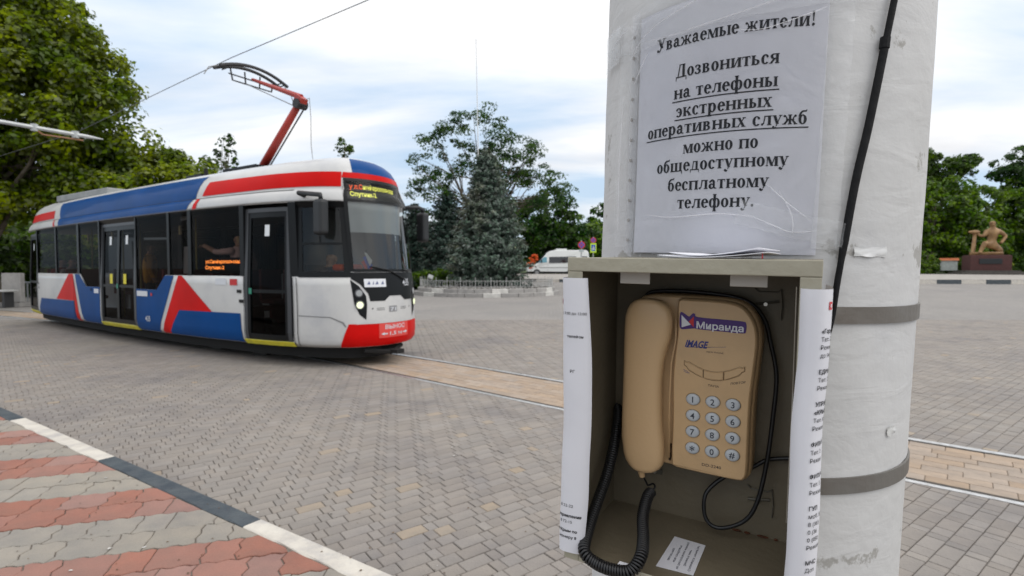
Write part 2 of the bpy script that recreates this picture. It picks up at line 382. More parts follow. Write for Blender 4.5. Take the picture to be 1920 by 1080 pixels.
plaza = thing('paved_square', None, None); tag(plaza, kind='structure')
e1 = (math.cos(math.radians(37)), math.sin(math.radians(37))); e2 = (e1[1], -e1[0])
LS = [.1565, .0595, .0985]; JT = .0038; PER = sum(LS)+3*JT; ROW = .0925
bricks = []
rows = range(-260, 60)
for r in rows:
    off = -r*.042*1.0
    base_v = r*ROW
    lo = int(-16/PER); hi = int(26/PER)
    for k in range(lo, hi):
        u = k*PER+(off % PER)
        for q in range(3):
            u0 = u+JT/2+sum(LS[:q])+q*JT; u1 = u0+LS[q]; um = (u0+u1)/2; vm = base_v+ROW/2
            x = e1[0]*um+e2[0]*vm; y = e1[1]*um+e2[1]*vm
            if y > 15 or not in_view(x, y) : continue
            if x > .3 and y > 1.4 and x < .25*y and False: continue
            kd = kdist(x, y)
            if kd > .12: continue
            td, ft = tdist(x, y)
            if abs(td) < .48: continue
            v0 = base_v+JT/2; v1 = base_v+ROW-JT/2
            P = [(u0, v0), (u0, v1), (u1, v1), (u1, v0)]
            P = [(e1[0]*a+e2[0]*b, e1[1]*a+e2[1]*b) for a, b in P]
            cut = False
            if kd > -.15:
                Q = clip(P, (-KN[0], -KN[1]), -(K0[0]*KN[0]+K0[1]*KN[1])+.0); cut |= len(Q) != 4 or abs(area(Q)-area(P)) > 1e-7; P = Q
            if abs(td) < .75 and P:
                sg = 1 if td > 0 else -1; n = (ft[2]*sg, ft[3]*sg); Q = clip(P, n, ft[0]*n[0]+ft[1]*n[1]+.585)
                cut |= len(Q) != 4 or abs(area(Q)-area(P)) > 1e-7; P = Q
            if len(P) < 3 or area(P) < .0004: continue
            bricks.append((camd(x, y), x, y, q, cut, P))
bricks.sort(key=lambda b: b[0]/[1, .6, .8][b[3]])
hid = lambda x, y: False
proto_b = {}
for q in range(3):
    l = LS[q]/2; w = (ROW-JT)/2
    vv, ff = slab([(-l, -w), (l, -w), (l, w), (-l, w)], 0)
    for mi, mm in enumerate((M_pav, M_pav_tan)):
        me = bpy.data.meshes.new('brick'); me.from_pydata(vv, [], ff); me.materials.append(mm); proto_b[q, mi] = me
parts = 0; rest = MB(); rest_t = MB()
for d, x, y, q, cut, P in bricks:
    tan = RND.random() < .012
    dz = RND.gauss(0, .0012)
    vis = abs(x) < .96*y and y > 2.0
    hidden = x > .09*y and x < .74*y and y > 0       # behind the post and cabinet
    if parts < 300 and not cut and vis and not hidden:
        o = bpy.data.objects.new('brick', proto_b[q, int(tan)])
        link(o, plaza, Matrix.Translation((x, y, dz)) @ Matrix.Rotation(math.radians(37)+RND.gauss(0, .006), 4, 'Z') @ Matrix.Rotation(RND.gauss(0, .006), 4, 'X'))
        parts += 1
    else:
        s = sum(P[i][0]*P[(i+1) % len(P)][1]-P[(i+1) % len(P)][0]*P[i][1] for i in range(len(P)))
        if s < 0: P = P[::-1]
        v, f = slab(P, dz); rest.add(v, f, int(tan))
o = rest.build('brick_field', [M_pav, M_pav_tan], plaza); tag(o, kind='stuff')
# bed of joint sand under the near pavers
v = [(-16, -1, -.009), (16, -1, -.009), (16, 15, -.009), (-16, 15, -.009)]
mesh('joint_bed', v, [(0, 1, 2, 3)], M_joint, plaza)

# pavers of the far part of the square, one row of geometry coarser: left to the ground material
# ---- track
M_yb = mat('yellow_brick', (.37, .285, .215), .8, col2=(.31, .245, .19), scale=14, bump=.4, bscale=70, rnd=.09)
M_rail = mat('rail_steel', (.74, .74, .74), .38, .9, col2=(.55, .54, .53), scale=20)
M_groove = mat('rail_groove', (.035, .033, .03), .8, col2=(.07, .055, .04), scale=20)
trk = thing('tram_track', None, None); tag(trk, kind='structure')
def strip(v0, v1, z0, z1=None, m=None, name='rail', step=.5, umax=None, bottom=None):
    us = np.arange(0, umax or TL[-1]-.5, step); mb = MB(); v = []
    z1 = z0 if z1 is None else z1; zb = bottom if bottom is not None else z0-.03
    for u in us:
        a = track(u, v0); b = track(u, v1)
        v += [(a.x, a.y, zb), (a.x, a.y, z0), (b.x, b.y, z1), (b.x, b.y, zb)]
    f = []
    for i in range(len(us)-1):
        for k in range(3): f.append((4*i+k, 4*i+k+1, 4*i+k+5, 4*i+k+4))
    mb.add(v, f); return mb.build(name, m, trk)
strip(-.585, -.535, .004, .004, M_rail, 'rail'); strip(-.535, -.485, -.0075, -.0075, M_groove, 'flangeway', bottom=-.04)
strip(-.527, -.487, .0022, .0022, M_groove, 'groove_shade'); strip(.489, .520, .0022, .0022, M_groove, 'groove_shade')  # dark strips near rail level, painting the shade inside the grooves
strip(.525, .59, .004, .004, M_rail, 'rail'); strip(.487, .525, -.0075, -.0075, M_groove, 'flangeway', bottom=-.04)
strip(-.485, .487, -.0065, -.0065, mat('track_joint', (.30, .24, .18), .95, col2=(.2, .165, .13), scale=30), 'joint_bed', bottom=-.05)
NB = 8; bw = .972/NB; bl = .235; yb = []
for r in range(NB):
    o_ = (r % 2)*.5*bl+RND.uniform(-.02, .02)+(r % 3)*.03
    for k in range(int(32/bl)):
        u0 = k*bl+o_; u1 = u0+bl-.004; va = -.485+r*bw+.002; vb = va+bw-.004
        c = track((u0+u1)/2, (va+vb)/2)
        if not in_view(c.x, c.y, 1): continue
        P = [track(u0, va), track(u1, va), track(u1, vb), track(u0, vb)]; P = [(p.x, p.y) for p in P]
        s = sum(P[i][0]*P[(i+1) % 4][1]-P[(i+1) % 4][0]*P[i][1] for i in range(4))
        yb.append((camd(c.x, c.y)+(50 if (.09*c.y < c.x < .74*c.y) else 0)+(20 if c.x < -2.7 else 0), c, P if s > 0 else P[::-1], (u0+u1)/2))
yb.sort(key=lambda t: t[0]); rest = MB()
l, w = (bl-.004)/2, (bw-.004)/2; vv, ff = slab([(-l, -w), (l, -w), (l, w), (-l, w)], 0, ch=.003)
me = bpy.data.meshes.new('brick'); me.from_pydata(vv, [], ff); me.materials.append(M_yb)
for i, (d, c, P, u) in enumerate(yb):
    if i < 300 and d < 20 and u < TL[3]-.3:
        o = bpy.data.objects.new('brick', me); dr = track(u+.1, 0)-track(u-.1, 0)
        link(o, trk, Matrix.Translation((c.x, c.y, RND.gauss(.001, .001))) @ Matrix.Rotation(math.atan2(dr.y, dr.x)+RND.gauss(0, .003), 4, 'Z') @ Matrix.Rotation(RND.gauss(0, .004), 4, 'X'))
    else:
        v, f = slab(P, RND.gauss(.001, .001), ch=.003); rest.add(v, f)
tag(rest.build('brick_field', M_yb, trk), kind='stuff')

# ---- footway and its painted kerb
FT = .10
kerb = thing('kerb', None, None); tag(kerb, kind='structure')
M_kw = mat('kerb_white_paint', (.60, .57, .51), .7, col2=(.52, .49, .44), scale=9, detail=8, bump=.5, bscale=50, stain=.22, sscale=7)
M_kb = mat('kerb_dark_paint', (.040, .055, .068), .55, col2=(.07, .085, .095), scale=9, detail=8, bump=.5, bscale=50, stain=.3, sscale=7)
js = [-13.2, -11.5, -9.8, -8.1, -6.4, -4.61, -2.78, -1.0, .85, 2.6, 4.3]
for i in range(len(js)-1):
    a, b = js[i]+.002, js[i+1]-.002; n = 22; rings = []
    white = (i % 2 == 1)
    for k in range(n+1):
        s = a+(b-a)*k/n; wob = .010*noise.noise(Vector((s*7, 3.1, 0)))+.006*noise.noise(Vector((s*23, 9.1, 0)))
        def kp(d, z): return (K0[0]+KD[0]*s+KN[0]*d, K0[1]+KD[1]*s+KN[1]*d, z)
        rings.append([kp(0, -.02), kp(0.004, FT-.012), kp(.012, FT+.001), kp(.105, FT+.002), kp(.112+wob, FT-.003), kp(.114+wob, -.02)])
    mb = MB().loft(rings); o = mb.build('kerb_stone', M_kw if white else M_kb, kerb)
    o['label'] = 'white painted kerb stone' if white else 'dark painted kerb stone'
foot = thing('footway', None, None); tag(foot, kind='structure')
q0 = [(K0[0]+KD[0]*s+KN[0]*d, K0[1]+KD[1]*s+KN[1]*d) for s, d in ((-14, .105), (4.5, .105), (4.5, 6), (-14, 9))]
mesh('joint_bed', [(x, y, FT-.008) for x, y in q0]+[(x, y, -.05) for x, y in q0], [(3, 2, 1, 0), (0, 1, 5, 4), (1, 2, 6, 5), (2, 3, 7, 6), (3, 0, 4, 7)], M_joint, foot)
M_red = mat('red_paver', (.315, .155, .120), .85, col2=(.27, .145, .115), scale=6, detail=8, bump=.6, bscale=50, rnd=.075, stain=.2, sscale=2)
M_gry = mat('grey_paver', (.30, .272, .232), .85, col2=(.255, .238, .21), scale=6, detail=8, bump=.6, bscale=50, rnd=.06, stain=.2, sscale=2)
t1 = (.9636, .2672); t2 = (-.2672, .9636); RW = .203; tiles = []
def warp(u, w): return (u+.010*math.sin(w*2*math.pi/RW*2+u*3), w+.0085*math.sin(u*2*math.pi/.093))
for r in range(-6, 26):
    w0 = 2.485+r*RW*1.0; band = r//2; red = band % 2 == 0
    u = -6+(r % 2)*.115+(r % 3)*.04; k = 0
    while u < 4:
        ln = (.225, .15)[k % 2]; k += 1
        cx_, cy_ = t1[0]*(u+ln/2)+t2[0]*(w0+RW/2), t1[1]*(u+ln/2)+t2[1]*(w0+RW/2)
        if in_view(cx_, cy_, .4) and kdist(cx_, cy_) > -.02 and cy_ < 8:
            g = .0028; a, b, c, d = u+g, u+ln-g, w0+g, w0+RW-g; pts = []
            nl = max(3, int(ln/.023))
            pts += [(a+(b-a)*i/nl, c) for i in range(nl)]+[(b, c+(d-c)*i/4) for i in range(4)]
            pts += [(b-(b-a)*i/nl, d) for i in range(nl)]+[(a, d-(d-c)*i/4) for i in range(4)]
            pts = [warp(*p) for p in pts]; P = [(t1[0]*p[0]+t2[0]*p[1], t1[1]*p[0]+t2[1]*p[1]) for p in pts]
            P = clip(P, KN, K0[0]*KN[0]+K0[1]*KN[1]+.118)
            if len(P) > 3 and area(P) > .001: tiles.append((camd(cx_, cy_), P, red))
        u += ln
tiles.sort(key=lambda t: t[0])
rest = MB()
for i, (d, P, red) in enumerate(tiles):
    c = (sum(p[0] for p in P)/len(P), sum(p[1] for p in P)/len(P)); dz = FT+RND.gauss(0, .0012)
    if i < 300:
        v, f = slab([(p[0]-c[0], p[1]-c[1]) for p in P], 0, ch=.003)
        o = mesh('paving_stone', v, f, M_red if red else M_gry, foot, M=Matrix.Translation((c[0], c[1], dz)) @ Matrix.Rotation(RND.gauss(0, .004), 4, 'X'))
    else:
        v, f = slab(P, dz, ch=.003); rest.add(v, f, int(red))
if rest.v: tag(rest.build('paving_field', [M_gry, M_red], foot), kind='stuff')

# grit, dry leaves and small litter in the joints
rng = np.random.default_rng(8); V = []; Fc = []; mi_ = []
for k in range(520):
    y = 2.2+rng.random()**1.8*9; x = rng.uniform(-.98, .62)*y; kd = kdist(x, y); z = (FT+.003) if kd > .12 else .003
    if -.01 < kd <= .12: z = FT+.004
    if k < 170:                                             # more of it swept against the kerb
        s = rng.uniform(-7, 2); d = abs(rng.normal())*.05+.01; x = K0[0]+KD[0]*s-KN[0]*d; y = K0[1]+KD[1]*s-KN[1]*d; z = .004
    r = rng.uniform(.003, .009)*(1.6 if k % 9 == 0 else 1); a0 = rng.uniform(0, 6.28); n = len(V)
    for j in range(5): a = a0+j*1.257; q = r*rng.uniform(.5, 1.1); V.append((x+q*math.cos(a), y+q*math.sin(a)*.8, z+rng.uniform(0, .3)*r))
    Fc.append(tuple(range(n, n+5))); mi_.append(int(k % 9 == 0))
o = mesh('litter', V, Fc, [mat('dry_leaf', (.10, .065, .035), .8, rnd=.3), mat('paper_scrap', (.55, .53, .5), .7)], midx=mi_); tag(o, 'grit, dry leaf bits and paper scraps scattered over the pavers', None, None, 'stuff')

# far kerb and verge on the right, in front of the statue
fk = thing('far_kerb', None, None); tag(fk, kind='structure')
def fkp(t): return Vector((2+t*.97, 43.6-t*.055, 0))
for k in range(36):
    a = fkp(k*1.9+.01); b = fkp((k+1)*1.9-.01); z = gz(0, 43.5)
    mb = MB(); d = (b-a).normalized(); n = Vector((-d.y, d.x, 0)).normalized()
    mb.loft([[p+n*q+Vector((0, 0, h)) for q, h in ((0, z-.2), (0.01, z+.20), (.05, z+.22), (.3, z+.22), (.32, z-.2))] for p in (a, b)])
    o = mb.build('kerb_stone', M_kb if k % 2 else M_kw, fk); o['label'] = 'dark painted kerb stone' if k % 2 else 'white painted kerb stone'
M_walk = mat('far_footpath', (.37, .345, .315), .9, col2=(.31, .29, .265), scale=2, bump=.3)
v = []; xs = [i*4-2 for i in range(24)]; yy = [43.75, 46, 49, 52, 53.5]
for y in yy:
    for x in xs: v.append((x, y-.057*x*(1 if y < 45 else .6), gz(x, y)+.215))
nx = len(xs); f = [(j*nx+i, j*nx+i+1, (j+1)*nx+i+1, (j+1)*nx+i) for j in range(len(yy)-1) for i in range(nx-1)]
tag(mesh('footpath', v, f, M_walk, smooth=True), kind='structure')
M_lawn = mat('lawn', (.05, .085, .02), .95, col2=(.075, .10, .03), scale=3, bump=1)
v = []; xs = [-90+i*8 for i in range(33)]; yy = [53, 56, 62, 75, 110]
for y in yy:
    for x in xs: v.append((x, y+(0 if x > 12 else 5 if y < 60 else 0), gz(x, y)+.26))
nx = len(xs); f = [(j*nx+i, j*nx+i+1, (j+1)*nx+i+1, (j+1)*nx+i) for j in range(len(yy)-1) for i in range(nx-1)]
tag(mesh('lawn', v, f, M_lawn, smooth=True), kind='structure')
# ------------------------------------------------------------------ vegetation
def leafmat(name, c1, c2, c3=None, scale=1.2, trans=.35, rough=.5, rnd=.25, amt=None):
    m = mat(name, c1, rough, col2=c2, scale=scale, detail=3, rnd=rnd, trans=trans, spec=.12, lo=.4, hi=.62)
    return m
def leaf_arrays(P, Nn, size, aspect=1.5, rng=NR, fold=.25):
    n = len(P); s = size*rng.uniform(.6, 1.25, n)
    r = rng.normal(size=(n, 3)); a = np.cross(Nn, r); a /= np.linalg.norm(a, axis=1)[:, None]+1e-9
    b = np.cross(Nn, a); b /= np.linalg.norm(b, axis=1)[:, None]+1e-9
    s = s[:, None]
    up = Nn*s*fold
    v0 = P-a*s*.5*aspect; v1 = P+b*s*.5+up*.5; v2 = P+a*s*.5*aspect; v3 = P-b*s*.5+up*.5
    V = np.stack([v0, v1, v2, v3], 1).reshape(-1, 3)
    return V
def leaf_mesh(name, V, m, parent, midx=None):
    n = len(V)//4; me = bpy.data.meshes.new(name)
    me.vertices.add(len(V)); me.vertices.foreach_set('co', V.astype(np.float32).ravel())
    me.loops.add(4*n); me.loops.foreach_set('vertex_index', np.arange(4*n, dtype=np.int32))
    me.polygons.add(n); me.polygons.foreach_set('loop_start', np.arange(0, 4*n, 4, dtype=np.int32)); me.polygons.foreach_set('loop_total', np.full(n, 4, dtype=np.int32))
    for x in (m if isinstance(m, (list, tuple)) else [m]): me.materials.append(x)
    if midx is not None: me.polygons.foreach_set('material_index', np.asarray(midx, dtype=np.int32))
    me.update(calc_edges=True); me.validate()
    o = bpy.data.objects.new(name, me); link(o, parent); return o
def unit(v): return v/(np.linalg.norm(v, axis=-1, keepdims=True)+1e-9)
def crown_points(lobes, n_clump, per, csize, rng, flat=.55, thin=0.):
    """lobes: list of (centre, radii); clumps sit mostly near lobe surfaces"""
    vol = np.array([r[0]*r[1]*r[2] for c, r in lobes])**.67; vol /= vol.sum()
    C = []; D = []
    for (c, r), w in zip(lobes, vol):
        k = max(3, int(n_clump*w)); d = unit(rng.normal(size=(k, 3))); rad = rng.uniform(.45, 1.0, k)**.6
        q = d*rad[:, None]*np.array(r)*(1+.13*np.sin(d[:, :1]*5+d[:, 2:]*7)); C.append(q+np.array(c)); D.append(d)
    C = np.concatenate(C); D = np.concatenate(D)
    P = []; Nn = []
    for c, d in zip(C, D):
        k = int(per*rng.uniform(.5, 1.3)); s = csize*.62*rng.uniform(.55, 1.3)
        e = unit(rng.normal(size=(k, 3))+np.array([0, 0, .45])+d*.35); rr_ = rng.uniform(.35, 1, k)[:, None]**.5
        wob = 1+.28*np.sin(e[:, :1]*6+c[0]*3)*np.cos(e[:, 1:2]*5+c[1])
        g = e*rr_*s*wob*np.array([1, 1, flat+.1]); P.append(c+g)
        Nn.append(unit(e*.8+np.array([0, 0, .55])+rng.normal(size=(k, 3))*.45))
    return np.concatenate(P), np.concatenate(Nn), C
M_bark = mat('bark', (.11, .085, .06), .9, col2=(.19, .16, .125), scale=6, detail=8, bump=1.0, bscale=25)
M_leafA = leafmat('plane_leaf', (.10, .165, .006), (.26, .315, .012), scale=.9, trans=.45)
M_leafB = leafmat('dark_leaf', (.042, .09, .013), (.09, .15, .018), scale=.6)
M_leafC = leafmat('locust_leaf', (.03, .08, .02), (.075, .135, .028), scale=.7)
M_leafD = leafmat('bright_leaf', (.07, .155, .009), (.155, .25, .016), scale=.8)
M_spr = mat('blue_spruce_needles', (.12, .165, .13), .7, col2=(.165, .15, .095), scale=.5, detail=3, rnd=.3, trans=.15, lo=.48, hi=.66)
M_spr2 = mat('dark_spruce_needles', (.028, .06, .045), .7, col2=(.05, .08, .06), scale=.8, rnd=.25, trans=.15)
def tree(name, label, loc, lobes, m, clumps=160, per=70, csize=1.0, leaf=.2, trunk_r=.25, trunk_h=None, group='trees round the square', limbs=14, cat='tree', seed=1, lean=(0, 0), flat=.55, sub=None):
    rng = np.random.default_rng(seed); rd = random.Random(seed)
    z0 = gz(loc[0], loc[1]); t = thing(name, label, cat, (loc[0], loc[1], z0), group)
    lob = [((c[0]+loc[0], c[1]+loc[1], c[2]+z0), r) for c, r in lobes]
    P, Nn, C = crown_points(lob, clumps, per, csize, rng, flat)
    leaf_mesh('crown', leaf_arrays(P, Nn, leaf, rng=rng), m, t)
    mb = MB(); top = trunk_h or max(c[2]+r[2]*.3 for c, r in lobes)
    base = Vector((loc[0], loc[1], z0-.1)); pts = []
    for i in range(9):
        k = i/8; pts.append(base+Vector((lean[0]*k+.12*math.sin(k*5+seed)*k*trunk_r*4, lean[1]*k+.1*math.cos(k*4+seed)*k*trunk_r*4, top*k)))
    mb.tube(pts, [trunk_r*(1.25 if i == 0 else 1-.085*i) for i in range(9)], 9)
    for i in range(limbs):
        c = Vector(C[rd.randrange(len(C))]); k = rd.uniform(.35, .95); s = pts[0].lerp(pts[-1], k)
        s = pts[int(k*8)]; mid = s.lerp(c, .5)+Vector((0, 0, -.06*(c-s).length)); r0 = trunk_r*(.5-.3*k)
        mb.tube([s, s.lerp(mid, .5)+Vector((0, 0, .03)), mid, mid.lerp(c, .5)+Vector((rd.uniform(-.1, .1), rd.uniform(-.1, .1), .05)), c], [r0, r0*.8, r0*.6, r0*.4, r0*.15], 5, cap=False)
        for _ in range(3):
            c2 = Vector(C[np.argmin(((C-np.array(mid.lerp(c, .6)))**2).sum(1)+rng.uniform(0, 3, len(C)))])
            mb.tube([mid, mid.lerp(c2, .55)+Vector((0, 0, .1)), c2], [r0*.4, r0*.25, r0*.08], 4, cap=False)
    mb.build('trunk', M_bark, t, smooth=True)
    return t

# large plane trees on the left, beyond the tram
tree('plane_tree', 'tall broad bright-green tree towering over the rear half of the tram', (-21.0, 21.5),
     [((-.8, 0, 9.0), (4.6, 4.2, 4.4)), ((3.1, -.3, 7.6), (2.5, 2.3, 2.0)), ((2.0, 0, 10.3), (2.4, 2.4, 1.9)), ((-2, -.5, 4.9), (4.2, 2.5, 2.0)), ((4.4, .5, 5.4), (1.7, 1.5, 1.3)), ((-2.4, 0, 13), (3.6, 4, 2.6)), ((4.2, 0, 8.9), (1.5, 1.4, 1.0)), ((1.0, 0, 12.3), (1.6, 1.6, 1.2))],
     M_leafA, 640, 210, 1.3, .15, .32, 9, seed=3, limbs=34)
tree('plane_tree', 'rounded low bright-green tree just behind the middle of the tram roof', (-15.2, 22.5),
     [((0, 0, 4.0), (2.9, 2.2, 2.15)), ((-2.2, 0, 4.6), (2.0, 1.8, 1.9)), ((1.6, .2, 3.2), (1.6, 1.6, 1.5))], M_leafA, 290, 170, 1.0, .135, .17, 4.2, seed=4, limbs=14)
tree('plane_tree', 'yellow-green tree hanging over the rear end of the tram by the grey panel', (-25.5, 23.0),
     [((0, 0, 5.6), (4.2, 3, 3.1)), ((3.3, -1, 4.2), (2.6, 2, 1.4)), ((-2, 0, 9), (4, 3, 3))], M_leafA, 330, 120, 1.15, .17, .26, 6, seed=5, limbs=16)
tree('street_tree', 'small airy dark-leaved tree above the tram roof left of the red collector arm', (-17.6, 32.5),
     [((0, 0, 6.9), (1.15, 1, 1.5)), ((-.6, 0, 5.6), (1.3, 1, .9)), ((.9, 0, 5.9), (1.0, 1, .9)), ((.2, 0, 8.6), (.55, .5, .6))], M_leafB, 50, 26, .6, .2, .12, 7.2, seed=6, limbs=26, flat=.7)
tree('street_tree', 'low dark tree top between the bright plane tree and the brown roof', (-20.2, 34.0),
     [((0, 0, 5.6), (1.6, 1.3, 1.3)), ((1.5, 0, 4.6), (1.4, 1, 1.2)), ((-1.5, 0, 4.8), (1.4, 1, 1.3))], M_leafB, 80, 40, .8, .22, .14, 5.6, seed=7, limbs=10)
tree('fir_tree', 'dark pointed tree tip standing just above the white front of the tram roof', (-12.3, 39.5),
     [((0, 0, 10.3), (.55, .5, .9)), ((0, 0, 8.6), (1.0, .9, 1.0)), ((0, 0, 6.4), (1.6, 1.5, 1.6)), ((0, 0, 4), (2.1, 2, 2.0))], M_leafB, 110, 50, .6, .16, .13, 10.6, seed=8, limbs=14)
# dark greenery behind the tram windows line
for i, (x, y, h, w, lab) in enumerate([(-31, 27, 3.4, 4.0, 'dark shrub mass at the far left edge behind the plane trees'), (-24.5, 28.5, 3.2, 4, 'dark shrub mass seen behind the rear door of the tram'),
        (-18, 30.5, 3.4, 4, 'dark shrub mass behind the tram under the low rounded tree'), (-11.5, 33, 3.6, 4, 'dark shrub mass behind the front half of the tram')]):
    tree('shrub', lab, (x, y), [((0, 0, h*.5), (w, 1.6, h*.62)), ((w*.4, 0, h*.7), (w*.5, 1.2, h*.4))], M_leafB, 150, 55, 1.0, .24, .08, h*.7, group='dark shrubs behind the tram', limbs=5, cat='shrub', seed=20+i)

# sparse locust tree behind the spruce
tree('locust_tree', 'airy spreading tree with feathery leaves and visible branches behind the blue spruce', (-1.7, 37.5),
     [((-3.3, 0, 9.0), (2.2, 1.8, 2.0)), ((-.6, 0, 11.0), (2.6, 2, 1.7)), ((1.7, 0, 9.3), (2.4, 2, 1.7)), ((3.9, 0, 6.6), (2.0, 1.8, 1.8)), ((2.0, 0, 6.2), (2.6, 2, 2.0)), ((-3.6, 0, 6.3), (1.9, 1.6, 1.6)), ((.3, 0, 8.2), (2.4, 2, 1.6))],
     M_leafC, 250, 95, .95, .115, .24, 10, seed=9, limbs=60, flat=.4)
tree('locust_tree', 'lower dense green tree just right of the blue spruce', (3.6, 59.0),
     [((0, 0, 6.0), (3.4, 2, 3.4)), ((1.6, 0, 3.6), (3.6, 2, 2.9)), ((-2.8, 0, 4.4), (3.0, 2, 3.2))], M_leafC, 360, 80, 1.2, .24, .2, 5, seed=10, limbs=12)
tree('linden_tree', 'mid-green tree behind the white minibus', (7.8, 62.0),
     [((0, 0, 3.6), (5.6, 3, 2.8)), ((-3.5, 0, 3.0), (3.2, 3, 3.0)), ((4.5, 0, 3.6), (3.6, 3, 2.8))], M_leafD, 280, 60, 1.3, .32, .25, 4, seed=11, limbs=12)
tree('linden_tree', 'hazy taller tree over the road signs beside the concrete post', (12.6, 68.0),
     [((0, 0, 6.2), (3.2, 3, 1.9)), ((-3.0, 0, 4.6), (2.4, 2, 1.6)), ((-.6, 0, 8.0), (1.7, 2, 1.0)), ((4, 0, 6.5), (3, 3, 2.4))], M_leafC, 170, 50, 1.2, .3, .25, 6.5, seed=12, limbs=16)
# right-hand park
PR = [(-1, 'dense dark tree low beside the right edge of the concrete post', (46.5, 59), [((0, 0, 6.4), (4.2, 3, 4.4)), ((3, 0, 4.4), (3, 3, 3.6))], M_leafD, 330, 70, 1.3, .28),
      (0, 'dark tree with a flat spreading top right of the concrete post', (50.0, 64), [((-2.6, 0, 13.4), (3.2, 2.6, 1.5)), ((.6, 0, 12.4), (3.4, 2.4, 1.6)), ((-1, 0, 10), (3.4, 2.5, 1.5)), ((3.4, 0, 13.2), (1.8, 1.6, .9))], M_leafB, 240, 46, 1.1, .3),
      (1, 'mid-green leafy tree behind the seated statue', (55.0, 61), [((0, 0, 6.4), (4.6, 3, 4.5)), ((-2.5, -1, 4.0), (3, 2.5, 2.8)), ((3.5, 0, 6), (3, 2.5, 3))], M_leafD, 330, 60, 1.2, .3),
      (2, 'tall airy tree reaching out of the right edge of the picture above the statue', (63.5, 62), [((-3.2, 0, 13.0), (4.2, 2.5, 1.6)), ((-1, 0, 11.2), (4.2, 2.5, 1.5)), ((.5, 0, 15), (4, 3, 1.9)), ((-5.6, 0, 11.6), (2.2, 1.8, .9)), ((-3, 0, 9.3), (3.6, 2.4, 1.5))], M_leafC, 340, 60, 1.1, .24),
      (3, 'dark broad tree right of the statue at the picture edge', (62.5, 60), [((0, 0, 5), (4.6, 3, 4.4)), ((4, 0, 6), (4, 3, 4))], M_leafB, 280, 60, 1.2, .32)]
for s, lab, loc, lob, m, a, b, c, d in PR:
    tree('park_tree', lab, loc, lob, m, a, b, c, d, .25, None, group='trees of the park behind the statue', seed=30+s, limbs=24)
for i, (x, y, w, h, m, lab) in enumerate([(42.2, 54.6, 1.3, 2.4, M_leafD, 'bright leafy bush left of the small white hut'), (46.0, 55.4, .9, 1.5, M_leafB, 'dark round bush between the white hut and the statue'),
        (49.6, 55.4, 2.2, 1.5, M_leafA, 'yellow-green clipped bush right of the statue base'), (54.0, 55.6, 2.6, 1.7, M_leafB, 'dark clipped bush at the right picture edge')]):
    tree('bush', lab, (x, y), [((0, 0, h*.5), (w, .9, h*.6))], m, 60, 60, .5, .15, .04, h*.5, group='bushes beside the statue', limbs=3, cat='bush', seed=50+i)
tree('bush', 'low bright-green bush between the tram mirror and the blue spruce', (-5.0, 32.6), [((0, 0, .75), (1.25, .7, .6)), ((.7, 0, .55), (.8, .6, .5))], M_leafD, 70, 60, .4, .11, .04, .5, group='bushes by the round bed', limbs=3, cat='bush', seed=60)
# distant wood closing the square
rng = np.random.default_rng(77); V = []; 
for (x0, x1, yb_, hh, cnt) in [(-75, -14, 48, 7.0, 1100), (-16, 40, 84, 5.4, 1000), (38, 110, 74, 10.5, 1300)]:
    k = cnt; xx = rng.uniform(x0, x1, k); yy = yb_+rng.normal(size=k)*2; zt = hh*(.75+.25*np.sin(xx*.35)+.12*np.sin(xx*1.1)); zz_ = rng.uniform(0, 1, k)**.75*zt
    c = np.stack([xx, yy, zz_], 1)
    P = (c[:, None, :]+rng.normal(size=(k, 34, 3))*np.array([1.0, .8, .6])).reshape(-1, 3)
    V.append(leaf_arrays(P, unit(rng.normal(size=P.shape)*.6+np.array([0, -.5, .8])), .5, rng=rng))
tag(leaf_mesh('distant_wood', np.concatenate(V), M_leafB, None), 'distant belt of dark green trees closing the square', None, None, 'stuff')

